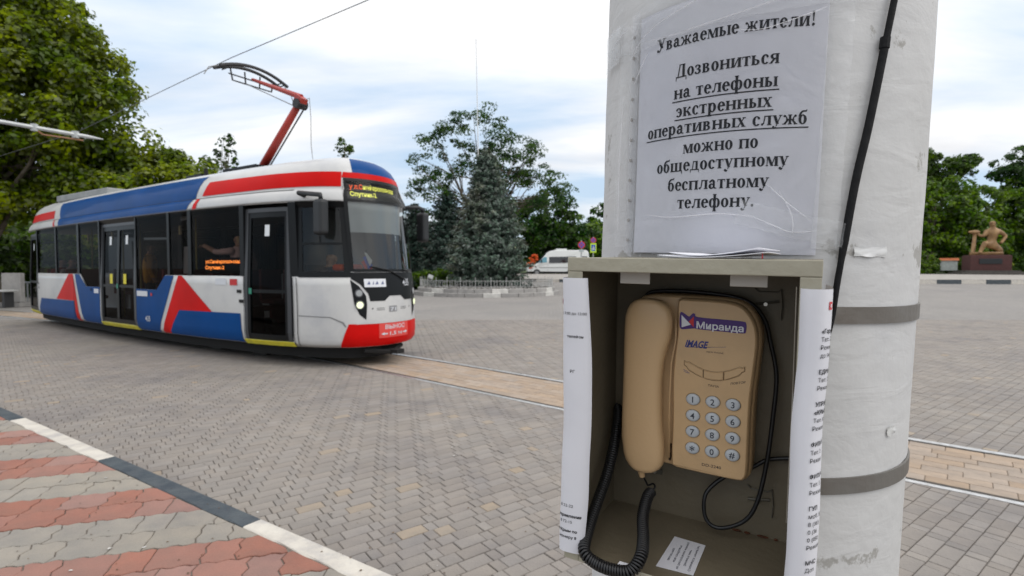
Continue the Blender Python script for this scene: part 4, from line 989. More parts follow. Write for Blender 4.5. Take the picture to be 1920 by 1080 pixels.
        v = [TP(q.co.x, q.co.y, off) for q in bm.verts]; bm.verts.index_update(); f = [tuple(w.index for w in q.verts) for q in bm.faces]
        if thick:
            n = len(v); v2 = [TP(q.co.x, q.co.y, off-thick) for q in bm.verts]; ed = [e for e in bm.edges if len(e.link_faces) == 1]
            f = f+[tuple(n+i for i in q[::-1]) for q in f]+[(e.verts[0].index, e.verts[1].index, e.verts[1].index+n, e.verts[0].index+n) for e in ed]; v = v+v2
        bm.free(); return mesh(name, v, f, m, par or t, smooth=(not thick))
    def rectp(name, s0, s1, z0, z1, off, m, par=None, **k): return patch(name, [(s0, z0), (s1, z0), (s1, z1), (s0, z1)], off, m, par, **k)
    def words(name, body, s0, s1, z, h, off, m, par, bold=.0):
        v, f = lay(text2d(body, bold), s0, s1, z, h); return mesh(name, [TP(a, b, off) for a, b in v], f, m, par)
    mir = lambda s: SLF-s
    # --- livery on the flank
    P1, P2, P3 = .006, .010, .014
    patch('livery_blue', [(-11.2, .31), (-8.26, .31), (-8.36, .735), (-10.9, .72)], P2, blue)
    patch('livery_red', [(-8.70, 1.325), (-8.42, 1.325), (-8.03, .31), (-8.25, .31), (-8.34, .74), (-9.62, .74)], P1, red)
    patch('livery_blue', [(-8.30, 1.325), (-8.0, 1.325), (-7.61, 1.068), (-6.88, 1.068), (-6.88, .31), (-7.84, .31)], P1, blue)
    patch('livery_blue', [(-5.19, .31), (-5.19, 1.068), (-4.38, 1.068), (-4.07, 1.325), (-3.77, 1.325), (-4.36, .31)], P1, blue)
    patch('livery_red', [(-3.62, 1.325), (-3.50, 1.325), (-2.62, .745), (-3.60, .74), (-3.98, .31), (-4.24, .31)], P1, red)
    patch('livery_blue', [(-3.98, .31), (-1.86, .31), (-1.90, .755), (-3.60, .742)], P2, blue)
    for s in (-8.36, -1.81, -.79): rectp('panel_seam', s, s+.012, .31, 1.32, P3, und)
    rectp('panel_seam', -.72, -.708, .31, 1.31, P3, und); patch('panel_seam', [(-.70, .755), (-.2, .74), (-.02, .66), (.02, .60), (.035, .61), (0, .675), (-.19, .752), (-.70, .767)], P1, mat('seam_grey', (.2, .2, .2), .6))
    # --- roof livery
    patch('livery_blue', [(-9.35, 2.415), (-3.32, 2.415), (-3.17, 2.60), (-9.48, 2.60)], P1, blue); patch('livery_blue', [(-9.5, 2.60), (-3.17, 2.60), (-3.08, 2.99), (-9.85, 2.99)], P1, blue)
    patch('livery_red', [(-2.98, 2.63), (.10, 2.64), (.10, 2.865), (-2.88, 2.865)], P1, red); patch('livery_red', [(-3.15, 2.415), (-3.03, 2.415), (-2.98, 2.60), (-3.07, 2.60)], P1, red)
    patch('livery_red', [(.10, 2.78), (1.5, 2.78), (1.5, 2.865), (.13, 2.865)], P1, red); rectp('livery_red', 1.5, mir(-2.8), 2.64, 2.865, P1, red)
    patch('livery_blue', [(.30, 2.868), (1.42, 2.868), (1.40, 3.09), (.26, 3.12)], P1, blue)
    patch('livery_red', [(-12.3, 2.63), (-9.98, 2.63), (-10.1, 2.83), (-12.3, 2.83)], P1, red); patch('livery_red', [(-9.74, 2.415), (-9.62, 2.415), (-9.8, 2.6), (-9.87, 2.6)], P1, red)
    rectp('crease_line', S0+.1, -.75, 2.588, 2.600, P2, und)  # thin dark line along the crease between the roof bands
    rectp('gutter_strip', S0+.1, .1, 2.405, 2.425, .012, mat('alu_strip', (.45, .46, .46), .35, .6))
    # --- windows (near side), frames and panes
    def window(s0, s1, z0, z1, poly=None):
        f_ = rectp('window_pane', s0, s1, z0, z1, -.012, gls) if poly is None else patch('window_pane', poly, -.012, gls)
        return f_
    def post(s0, s1, z0=1.33, z1=2.41, m=None): return rectp('pillar', s0, s1, z0, z1, .002, m or blk, thick=.05)
    window(-11.22, -9.65, 1.33, 2.41); post(-9.65, -9.57); window(-9.57, -8.12, 1.33, 2.41); post(-8.12, -8.0)
    window(0, 0, 0, 0, [(-8.0, 1.33), (-7.61, 1.07), (-6.90, 1.07), (-6.90, 2.41), (-8.0, 2.41)])
    window(0, 0, 0, 0, [(-5.17, 1.07), (-4.38, 1.07), (-4.07, 1.33), (-3.98, 1.33), (-3.98, 2.41), (-5.17, 2.41)]); post(-3.98, -3.9)
    window(-3.9, -3.30, 1.33, 2.41); post(-3.30, -3.2); window(-3.2, -1.9, 1.33, 2.41)
    for s0, s1, z0 in ((-11.3, -11.22, .38), (-6.90, -6.84, 1.07), (-5.21, -5.17, 1.07), (-1.9, -1.80, 1.33), (-.83, -.68, 1.33)): post(s0, s1, max(z0, 1.07 if z0 < 1.3 else 1.33))
    rectp('window_band_edge', -11.22, -1.9, 2.33, 2.41, .001, blk)
    rectp('grey_partition', -3.66, -3.46, 1.36, 1.82, -.10, mat('partition_grey', (.35, .36, .38), .5)); rectp('grey_partition', -3.80, -3.46, 2.28, 2.38, -.10, MATS['partition_grey']); rectp('grab_pole', -3.5, -3.46, 1.82, 2.3, -.1, MATS['partition_grey'])
    # top-hung vents
    for a, b in ((-9.5, -8.2), (-3.1, -2.0), (-11.1, -9.75)): rectp('vent_bar', a, b, 2.06, 2.08, -.004, blk)
    # --- doors
    def door(s0, s1, z0, z1, leaves, label):
        d = rectp('door', s0, s1, z1-.06, z1, .004, dgrey, thick=.05); d['label'] = label
        w = .07
        for q in (s0, s1-w): rectp('frame', q, q+w, z0, z1-.06, .004, dgrey, d, thick=.05)
        n = leaves; L_ = (s1-s0-2*w)/n
        for i in range(n):
            a = s0+w+L_*i; b = a+L_
            for q0, q1 in ((a, a+.05), (b-.05, b)): rectp('leaf_frame', q0, q1, z0, z1-.06, -.006, blk, d, thick=.04)
            rectp('leaf_frame', a+.05, b-.05, z0, z0+.09, -.006, blk, d, thick=.04); rectp('leaf_frame', a+.05, b-.05, z1-.14, z1-.06, -.006, blk, d, thick=.04)
            rectp('leaf_frame', a+.05, b-.05, 1.08, 1.13, -.008, blk, d, thick=.03); rectp('pane', a+.05, b-.05, z0+.09, z1-.14, -.02, dgl, d)
            rectp('notice', (a+b)/2-.055, (a+b)/2+.045, z1-.42, z1-.25, -.012, mat('notice_white', (.75, .78, .80), .5), d)
            if n == 2: rectp('warning_sticker', (a+b)/2-.10*(1 if i else -.2)-.02, (a+b)/2-.10*(1 if i else -.2)+.11, 1.15, 1.34, -.010, mat('sticker_yellow', (.70, .60, .03), .5), d)
        rectp('step_edge', s0-.02, s1+.02, .295, .365, .02, yel, d, thick=.06)
        rectp('green_button', s0+.1 if n == 1 else (s0+s1)/2-.03, s0+.17 if n == 1 else (s0+s1)/2+.04, 1.06, 1.15, .004, mat('button_green', (.02, .22, .14), .4), d)
        return d
    door(-12.45, -11.3, .37, 2.33, 1, 'rear single-leaf door'); door(-6.84, -5.21, .37, 2.33, 2, 'double middle door'); door(-1.80, -.83, .37, 2.35, 1, 'front single-leaf door')
    # --- cab side
    rectp('cab_window', -.62, .08, 1.40, 2.33, -.004, cgl)
    for a, b, c, d_ in ((-.68, .13, 2.33, 2.415), (-.68, .13, 1.32, 1.40), (-.68, -.60, 1.40, 2.33), (.05, .13, 1.40, 2.33), (-.6, .05, 1.79, 1.82), (-.30, -.275, 1.82, 2.33)):
        rectp('cab_window_frame', a, b, c, d_, .004, blk, thick=.03)
    # --- nose
    ws = [(.13, 1.395), (1.50, 1.395), (1.50, 2.44), (.13, 2.44)]
    rectp('board_glass', .13, 1.5, 2.44, 2.775, .0, glass('board_glass', (.8, .8, .8), .02, .5, 1.35), ds=.08)
    w = patch('windscreen', ws, .0, wgl, ds=.08); 
    for a, b, c, d_ in ((.13, .185, 1.4, 2.775), (1.445, 1.50, 1.4, 2.775), (.185, 1.445, 1.395, 1.44), (.185, 1.445, 2.42, 2.455)): rectp('windscreen_frame', a, b, c, d_, .003, blk, ds=.08)
    rectp('windscreen_frame', .185, 1.445, 2.73, 2.775, .003, blk, ds=.08)
    board = rectp('destination_board', .185, 1.445, 2.44, 2.76, -.05, mat('board_black', (.012, .014, .013), .35), ds=.08, thick=.02)
    led = mat('led_green', (.5, .62, .1), .5, emit=((.85, .80, .12), .9)); ledr = mat('led_red', (.7, .1, .03), .5, emit=((.9, .12, .03), .9)); ledo = mat('led_orange', (.8, .2, .02), .5, emit=((1, .26, .03), .8))
    def ledtext(body, s0, s1, z, h, off, m, par, bold=.02): return words('led_line', body, s0, s1, z, h, off, m, par, bold)
    ledtext('у', .245, .30, 2.625, .07, -.038, ledr, board); ledtext('л.С', .32, .46, 2.625, .07, -.038, ledr, board); ledtext('имферопольская', .47, 1.22, 2.625, .07, -.038, led, board)
    ledtext('Спутник-2', .245, .68, 2.51, .07, -.038, led, board)
    patch('nose_mask', [(.13, 1.39), (.13, 1.30), (.25, 1.22), (.36, 1.08), (.38, .97), (.61, .97), (.70, 1.04), (.93, 1.04), (1.02, .97), (1.25, .97), (1.27, 1.08), (1.38, 1.22), (1.50, 1.30), (1.50, 1.39)], .005, blk, ds=.08)
    for fl in (lambda s: s, mir):
        patch('headlamp_pod', [(fl(.12), 1.285), (fl(.235), 1.19), (fl(.325), 1.05), (fl(.33), .93), (fl(.315), .70), (fl(.22), .78), (fl(.15), .93)], .006, blk, ds=.06)
        for z, r, m in ((1.09, .045, mat('lamp_lens', (.35, .37, .38), .1, spec=.9)), (.92, .05, mat('lamp_lit', (.8, .85, .6), .2, emit=((.9, 1, .6), .5)))):
            c = Vector(TP(fl(.225), z, .012)); n = (c-Vector(TP(fl(.225), z, 0))).normalized(); h = MB().disc(c, n, r, .02, 14).build('headlamp', m, t); MB().disc(c, n, r*1.35, .012, 14).build('bezel', mat('lamp_bezel', (.10, .10, .11), .3, .5), h)
    patch('bumper', [(-.075, .305), (.07, .645), (mir(.07), .645), (mir(-.075), .305)], .008, red, ds=.08)
    rectp('stripe_band', .17, 1.46, .64, .655, .012, white, ds=.08)
    st = rectp('overhang_notice', .50, 1.08, .42, .635, .013, mat('notice_red', (.68, .06, .05), .4), ds=.06)
    words('lettering', 'ВЫНОС', .60, .99, .55, .062, .017, lit, st, .015); words('lettering', '1,5 м', .68, .92, .455, .055, .017, lit, st, .015)
    for a, b in ((.53, .64), (1.05, .95)): patch('arrow', [(a, .48), (a+(b-a)*.5, .455), (a+(b-a)*.5, .47), (b, .47), (b, .49), (a+(b-a)*.5, .49), (a+(b-a)*.5, .505)], .017, lit, st)
    pl = rectp('route_plate', .31, .645, 1.175, 1.295, .014, mat('plate_white', (.72, .74, .78), .4), ds=.06)
    for i, (a, b) in enumerate(((.35, .40), (.43, .45), (.47, .52), (.56, .61))): patch('plate_mark', [(a, 1.215), (b, 1.215), ((a+b)/2+.01, 1.265)], .017, mat('mark_blue', (.10, .13, .25), .5), pl)
    words('fleet_number', '435', 1.00, 1.17, 1.185, .11, .012, lit, t, .01)
    for z in (.86, .835): 
        for a, b in ((.47, .60), (.92, 1.05)): rectp('nose_vent', a, b, z, z+.007, .003, und, ds=.06)
    rectp('nose_badge', .68, .83, .80, .89, .005, mat('badge_grey', (.25, .25, .26), .4), ds=.06); words('badge_mark', '71', .70, .81, .815, .055, .009, lit, t, .02)
    for a in (.40, 1.14): rectp('nose_rivet', a, a+.02, .85, .87, .004, und)
    # wiper, dashboard, flags, cab partition
    MB().tube([TP(1.05, 1.27, .03), TP(.72, 1.42, .03), TP(.42, 1.47, .03)], .010, 5).build('wiper', blk, t); MB().tube([TP(1.30, 1.40, .03), TP(1.02, 1.43, .035)], .010, 5).build('wiper', blk, t)
    o = patch('dashboard', [(.16, 1.30), (1.47, 1.30), (1.47, 1.43), (.16, 1.43)], -.10, mat('dash_grey', (.05, .052, .055), .6), ds=.08, thick=.35)
    for s, cs in ((.40, ((.7, .7, .7), (.03, .08, .5), (.6, .03, .03))), (1.33, ((.7, .7, .7), (.5, .05, .05), (.7, .7, .7)))):
        fl_ = MB().tube([TP(s, 1.40, -.07), TP(s+.02, 1.72, -.07)], .005, 5).build('pennant_stick', blk, t)
        for i, c in enumerate(cs): patch('pennant_stripe', [(s-.02-.03*i, 1.68-.07*i), (s+.015, 1.68-.04*i), (s+.10, 1.56-.07*i), (s+.05-.03*i, 1.48-.05*i)], -.065-.004*i, mat('pennant_%d_%d' % (int(c[0]*100), int(c[2]*100)), c, .8), fl_)
    rectp('sun_blind', .20, 1.44, 1.98, 2.44, -.09, mat('blind_grey', (.68, .69, .72), .8), ds=.1)
    # mirrors
    def rod(name, pts, r, m): return MB().tube(pts, r, 7).build(name, m, t, smooth=True)
    for (sa, za, oa), (sm, zm, om), zz1 in (((-.50, 2.50, 0), (-.12, 2.48, .20), 2.02), ((SLF+.10, 2.46, 0), (SLF+.15, 2.46, .34), 2.02)):
        c = Vector(TP(sm, zm, om)); o = MB().tube([Vector(TP(sa, za, oa)), Vector(TP(sa, za+.02, om*.7)), c, c-Vector((0, 0, .06))], .035, 7).build('mirror', mat('mirror_shell', (.016, .018, .02), .5), t, smooth=True)
        hb = MB().box(c-Vector((0, 0, .31)), (.20, .15, .50), Matrix.Rotation(-.6, 3, 'Z')).build('mirror_housing', MATS['mirror_shell'], o); bevel(hb, .05, 3)
    # small flank labels
    rectp('flank_label', -2.52, -2.24, 1.19, 1.29, P1, lit); rectp('flank_label', -2.15, -1.97, 1.185, 1.285, P1, mat('label_red', (.5, .02, .02), .5)); rectp('flank_label', -7.16, -6.92, .94, 1.03, P3, lit); rectp('flank_label', -5.14, -4.72, .94, 1.035, P3, lit)
    words('lettering', 'ЛЬВЕНОК'[:0]+'435', -4.82, -4.63, .49, .10, P3, lit, t, .01)
    for s, z in ((-1.97, 1.07), (-1.92, .92)): rectp('flank_button', s, s+.11, z, z+.05, P3, und)
    for s, z, m in ((-7.35, .98, und), (-4.60, .955, MATS['label_red']), (-11.15, 1.05, und), (-11.13, .95, und)): rectp('flank_button', s, s+.06, z, z+.05, P3, m)
    led_s = rectp('side_display', -2.86, -1.86, 1.37, 1.62, -.03, MATS['board_black'])
    ledtext('ул.Симферопольская', -2.80, -1.90, 1.53, .055, -.001+.002, ledo, led_s); ledtext('Спутник-2', -2.80, -2.30, 1.435, .055, .001, ledo, led_s)
    # --- far-side band, floor, ceiling, seats
    rectp('far_windows', mir(-.7), S1-1.0, 1.33, 2.41, -.01, glass('far_glass', (.05, .05, .05), .02, .1), ds=.3); post_far = [rectp('pillar', mir(-k), mir(-k)+.09, 1.33, 2.41, 0, blk, thick=.05) for k in (-1.7, -3.4, -5.1, -6.8, -8.5, -10.2)] if False else None
    for k in (.75, 2.6, 4.5, 6.3, 8.1, 9.9, 11.6): rectp('pillar', mir(-k), mir(-k)+.16, 1.33, 2.41, .0, blk, thick=.05)
    rectp('cab_window', mir(.08), mir(-.62), 1.40, 2.33, -.004, cgl); rectp('rear_window', S0+.0, S0+.05, 1.4, 2.3, 0, blk)
    for a, b in ((1.5, 1.56), (mir(-.62), mir(-.7))): rectp('cab_window_frame', a, b, 1.32, 2.41, .003, blk)
    loop = lambda z, ins: [TP(s, z, -ins) for s in brk]
    inn = mat('cabin_lining', (.07, .068, .065), .7); fl = mat('cabin_floor', (.07, .07, .075), .8)
    o = mesh('floor', loop(.36, .05)+loop(.31, .05), [tuple(range(len(brk)))[::-1], tuple(len(brk)+i for i in range(len(brk)))], fl, t)
    o = mesh('ceiling', loop(2.40, .06), [tuple(range(len(brk)))], inn, t)
    o = mesh('cab_partition', [TP(-.85, .38, -.05), TP(mir(-.85), .38, -.05), TP(mir(-.85), 2.38, -.05), TP(-.85, 2.38, -.05)], [(0, 1, 2, 3)], mat('cab_wall', (.12, .12, .125), .7), t)
    def IP(s, d, z): p = TP(s, 1.0, -d); return Vector((p[0], p[1], z))
    ax = Matrix.Rotation(math.atan2(TD[1], TD[0]), 3, 'Z'); sc = mat('seat_red', (.16, .03, .03), .8)
    for s in (-10.9, -10.1, -9.3, -8.5, -4.3, -3.5, -2.7, -2.1):
        for d in (.38, 1.78):
            o = MB().box(IP(s, d, .80), (.42, .44, .08), ax).box(IP(s, d, .55), (.1, .3, .45), ax).build('seat', sc, t); bevel(o, .02)
            MB().box(IP(s-.22, d, 1.12), (.07, .44, .62), ax).build('seat_back', sc, o)
    pm = mat('grab_yellow', (.35, .28, .05), .5)
    for s in (-9.8, -7.8, -6.9, -4.5, -2.95): MB().tube([IP(s, .75, .36), IP(s, .75, 2.4)], .016, 6).build('grab_pole', pm, t)
    for s in (-8.6, -7.2, -4.25): 
        MB().box(IP(s, .35, 2.14), (.05, .03, .16), ax).build('hanging_strap', mat('strap_beige', (.45, .38, .2), .7), t)
    # --- underneath
    o = mesh('underframe', [TP(s, .5, -.22) [:2]+(.33,) for s in brk]+[TP(s, .5, -.24)[:2]+(.12,) for s in brk], [tuple(range(len(brk)))[::-1], tuple(len(brk)+i for i in range(len(brk)))]+[(i, (i+1) % len(brk), len(brk)+(i+1) % len(brk), len(brk)+i) for i in range(len(brk))], und, t)
    for s in (-2.9, -8.6):
        b_ = MB().box(IP(s, 1.1, .22), (1.7, 1.2, .2), ax).build('bogie', und, t)
        for q in (-.65, .65):
            for d in (.62, 1.62): c = IP(s+q, d, .22); MB().disc(c, Vector((TN[0], TN[1], 0)), .27, .09, 18).build('wheel', mat('wheel_steel', (.06, .055, .05), .5, .7), b_)
    MB().tube([TP(.3, .24, -.05), TP(.75, .19, .02), TP(1.2, .24, -.1)], .035, 6).build('track_guard', und, t)
    MB().box(Vector(TP(.8, .2, -.1)), (.5, .16, .06), ax).build('coupler', und, t)
    # --- roof gear and collector
    def RP(a, b, z): return Vector((TO[0]+TD[0]*a+TN[0]*b, TO[1]+TD[1]*a+TN[1]*b, z))
    eq = mat('roof_box_grey', (.30, .31, .31), .6, col2=(.22, .23, .23), scale=5)
    o = MB().box(RP(-9.3, 1.2, 3.17), (2.8, 1.1, .16), ax).build('roof_equipment', eq, t); bevel(o, .03)
    o = MB().box(RP(-3.15, 1.22, 3.21), (1.0, .75, .09), ax).build('collector_base', blk, t)
    o = MB().box(RP(-4.9, 1.22, 3.22), (.55, .5, .14), ax).build('arrester_box', blk, t); MB().tube([RP(-4.5, 1.0, 3.2), RP(-4.5, 1.0, 3.38)], [.05, .03], 8).build('insulator', und, t)
    par = mat('collector_red', (.42, .035, .022), .4, col2=(.34, .03, .02), scale=4); bk = mat('collector_black', (.015, .015, .017), .5)
    base = RP(-3.10, 1.22, 3.22); knee = RP(-1.92, 1.22, 4.30); head = RP(-3.28, 1.22, 5.06)
    pan = MB().tube([base, base.lerp(knee, .5), knee], [.078, .068, .058], 12).build('collector_arm', par, t, smooth=True); pan['label'] = 'raised red current collector'
    MB().box(knee, (.19, .13, .17), ax @ Matrix.Rotation(.6, 3, 'Y')).build('knee_joint', par, pan); MB().disc(knee+Vector((0, 0, -.05)), RP(0, 1, 0)-RP(0, 0, 0), .08, .20, 14).build('knee_hub', bk, pan)
    n_ = Vector((TN[0], TN[1], 0)); d_ = Vector((TD[0], TD[1], 0))
    MB().tube([knee+n_*.02+Vector((0, 0, .08)), head+Vector((0, 0, -.14))], [.05, .028], 8).build('upper_arm', par, pan)
    MB().tube([base+d_*.22, knee+d_*.12-Vector((0, 0, .12))], .014, 6).build('lower_rod', bk, pan); MB().tube([knee-d_*.10-Vector((0, 0, .08)), head-Vector((0, 0, .26))-n_*.1], .009, 5).build('control_rod', mat('rod_grey', (.25, .25, .25), .5), pan)
    MB().tube([knee+d_*.12, knee+d_*.24+Vector((0, 0, .02)), knee+d_*.27-Vector((0, 0, .3)), base+d_*1.45+Vector((0, 0, .3)), base+d_*1.5+Vector((0, 0, -.02))], .006, 5).build('shunt_cable', MATS['rod_grey'], pan)
    hd = MB(); 
    for q in (-.10, .10):
        pts = [head+n_*w+d_*q+Vector((0, 0, .05-.28*(abs(w)/.62)**3.2*0-.14*(w/.62)**2)) for w in np.linspace(-.66, .66, 13)]; hd.tube(pts, .032, 6)
    for w in (-.6, -.5, .5, .6): hd.tube([head+n_*w+d_*.12+Vector((0, 0, -.09)), head+n_*w-d_*.12+Vector((0, 0, -.09))], .012, 5)
    hd.build('collector_head', bk, pan)
    MB().tube([head+n_*.66+Vector((0, 0, -.09)), head+n_*.80+Vector((0, 0, -.20)), head+n_*.86+Vector((0, 0, -.36))], .009, 5).tube([head-n_*.66+Vector((0, 0, -.09)), head-n_*.80+Vector((0, 0, -.16)), head-n_*.88+Vector((0, 0, -.30))], .009, 5).build('head_horn', MATS['rod_grey'], pan)
    cr = MB()
    for z, a, b in ((-.16, -.45, .45), (-.26, -.36, .36)): cr.tube([head+n_*a+Vector((0, 0, z)), head+n_*b+Vector((0, 0, z))], .013, 5)
    for w in (-.42, -.15, .15, .42): cr.tube([head+n_*w+Vector((0, 0, -.05)), head+n_*w*.9+Vector((0, 0, -.27))], .014, 5)
    cr.build('head_frame', bk, pan)
    # --- people on board
    skin = mat('skin', (.42, .25, .17), .6)
    def person(label, s, d, face, top_, hair, pose='stand', legs=(.05, .05, .07), fl_z=.37, sc_=1.0):
        B = Matrix.Translation(IP(s, d, fl_z)) @ Matrix.Rotation(math.atan2(TD[1], TD[0])+face, 4, 'Z') @ Matrix.Scale(sc_, 4)
        dz = 0 if pose != 'sit' else -.40
        J = [(0, 0, .92+dz, .14), (0, 0, 1.1+dz, .145), (.01, 0, 1.3+dz, .165), (.01, 0, 1.43+dz, .11), (.02, 0, 1.52+dz, .055), (.03, 0, 1.6+dz, .085), (.03, 0, 1.70+dz, .09)]
        E_ = [(0, 1), (1, 2), (2, 3), (3, 4), (4, 5), (5, 6)]
        for sg in (1, -1):
            k = len(J)
            if pose == 'reach' and sg == 1: J += [(.0, .2, 1.42+dz, .065), (.22, .3, 1.40+dz, .05), (.46, .32, 1.5+dz, .04), (.54, .32, 1.52+dz, .04)]
            elif pose == 'sit': J += [(.0, .2*sg, 1.40+dz, .065), (.06, .25*sg, 1.15+dz, .05), (.28, .2*sg, 1.05+dz, .04), (.36, .18*sg, 1.06+dz, .038)]
            else: J += [(.0, .2*sg, 1.42+dz, .065), (-.02, .27*sg, 1.15+dz, .05), (.08, .27*sg, .92+dz, .04), (.1, .26*sg, .84+dz, .038)]
            E_ += [(3, k), (k, k+1), (k+1, k+2), (k+2, k+3)]
            k = len(J)
            if pose == 'sit': J += [(.05, .1*sg, .88+dz, .1), (.45, .12*sg, .50, .075), (.46, .12*sg, .1, .05), (.58, .13*sg, .05, .04)]
            else: J += [(0, .1*sg, .85, .1), (.02, .11*sg, .48, .07), (0, .12*sg, .1, .05), (.12, .13*sg, .04, .045)]
            E_ += [(0, k), (k, k+1), (k+1, k+2), (k+2, k+3)]
        T_ = mat('shirt_%d%d%d' % tuple(int(c*99) for c in top_), top_, .85, bump=.4, bscale=20); Lg = mat('trousers_%d' % int(legs[2]*99), legs, .85); Hr = mat('hair_%d' % int(hair[0]*99), hair, .7)
        o = thing('person', label, 'person', IP(s, d, fl_z), 'people on the tram')
        hz = 1.6+dz
        def pick(c):
            if c.z > 1.50+dz: return 3 if (c.z > hz+.09 or c.x < .0) and c.z > 1.56+dz else 2
            if c.z < .9+dz or (pose == 'sit' and c.z < .58 and c.x > .05): return 1
            if math.hypot(c.x-.03, abs(c.y)-.24) > 0 and abs(c.y) > .17 and (c.x > .26 or c.z < 1.0+dz): return 2
            return 0
        figure('body', J, E_, B, [T_, Lg, skin, Hr], pick, o)
        for sg in (1, -1):
            hb = {'stand': (.1, .26*sg, .80+dz), 'reach': (.58, .32, 1.53+dz) if sg == 1 else (.1, -.26, .80+dz), 'sit': (.40, .18*sg, 1.05+dz)}[pose]
            mb = MB()
            for i in range(4): a = Vector(hb)+Vector((0, (i-1.5)*.018, 0)); dd = Vector((.02, 0, -.07)) if pose == 'stand' or (pose == 'reach' and sg == -1) else Vector((.06, 0, -.03)); mb.tube([a, a+dd*.6, a+dd+Vector((.008, 0, -.01))], .0085, 5)
            mb.tube([Vector(hb)+Vector((0, -.04*sg, .02)), Vector(hb)+Vector((.03, -.055*sg, 0))], .009, 5); mb.build('fingers', skin, o, M=B)
        MB().ball((.125, 0, 1.60+dz), (.02, .014, .022), 4).ball((.112, .032, 1.635+dz), .011, 4).ball((.112, -.032, 1.635+dz), .011, 4).ball((.03, .088, 1.61+dz), (.02, .012, .03), 4).ball((.03, -.088, 1.61+dz), (.02, .012, .03), 4).build('face', skin, o, M=B, smooth=True)
        return o
    person('passenger in a mustard shirt standing with back to the window by the middle door', -5.50, .36, math.radians(70), (.78, .40, .05), (.09, .06, .04), 'stand', sc_=.90)
    person('fair-haired passenger in a pale top reaching forward beside the front door', -2.62, .50, math.radians(184), (.70, .50, .48), (.50, .36, .20), 'reach', sc_=.96)
    person('passenger in a dark red top seated by the rear window', -10.9, .42, math.radians(10), (.30, .03, .04), (.04, .03, .02), 'sit')
    person('passenger in a grey-white top seated ahead of the one in dark red', -10.1, .42, math.radians(10), (.40, .38, .40), (.05, .03, .02), 'sit')
    person('driver in dark clothes sitting in the tram cab', -.50, .52, math.radians(5), (.03, .035, .05), (.05, .04, .03), 'sit', sc_=1.0)
    ch = thing('driver_seat', 'dark driver seat in the tram cab', 'seat', IP(-.6, .85, .37))
    bevel(MB().box(IP(-.50, .52, .80), (.45, .5, .1), ax).build('cushion', fl, ch), .03); MB().box(IP(-.78, .52, 1.15), (.1, .46, .7), ax).build('backrest', fl, ch); MB().tube([IP(-.50, .52, .37), IP(-.50, .52, .78)], .05).build('pedestal', fl, ch)
    vs = MB().box(IP(.00, .30, 1.46), (.22, .42, .10), ax).build('safety_vest', mat('vest_orange', (.80, .10, .02), .7, emit=None), None); tag(vs, 'orange safety vest lying on the tram dashboard behind the cab side window', 'vest'); bevel(vs, .04)
tram()
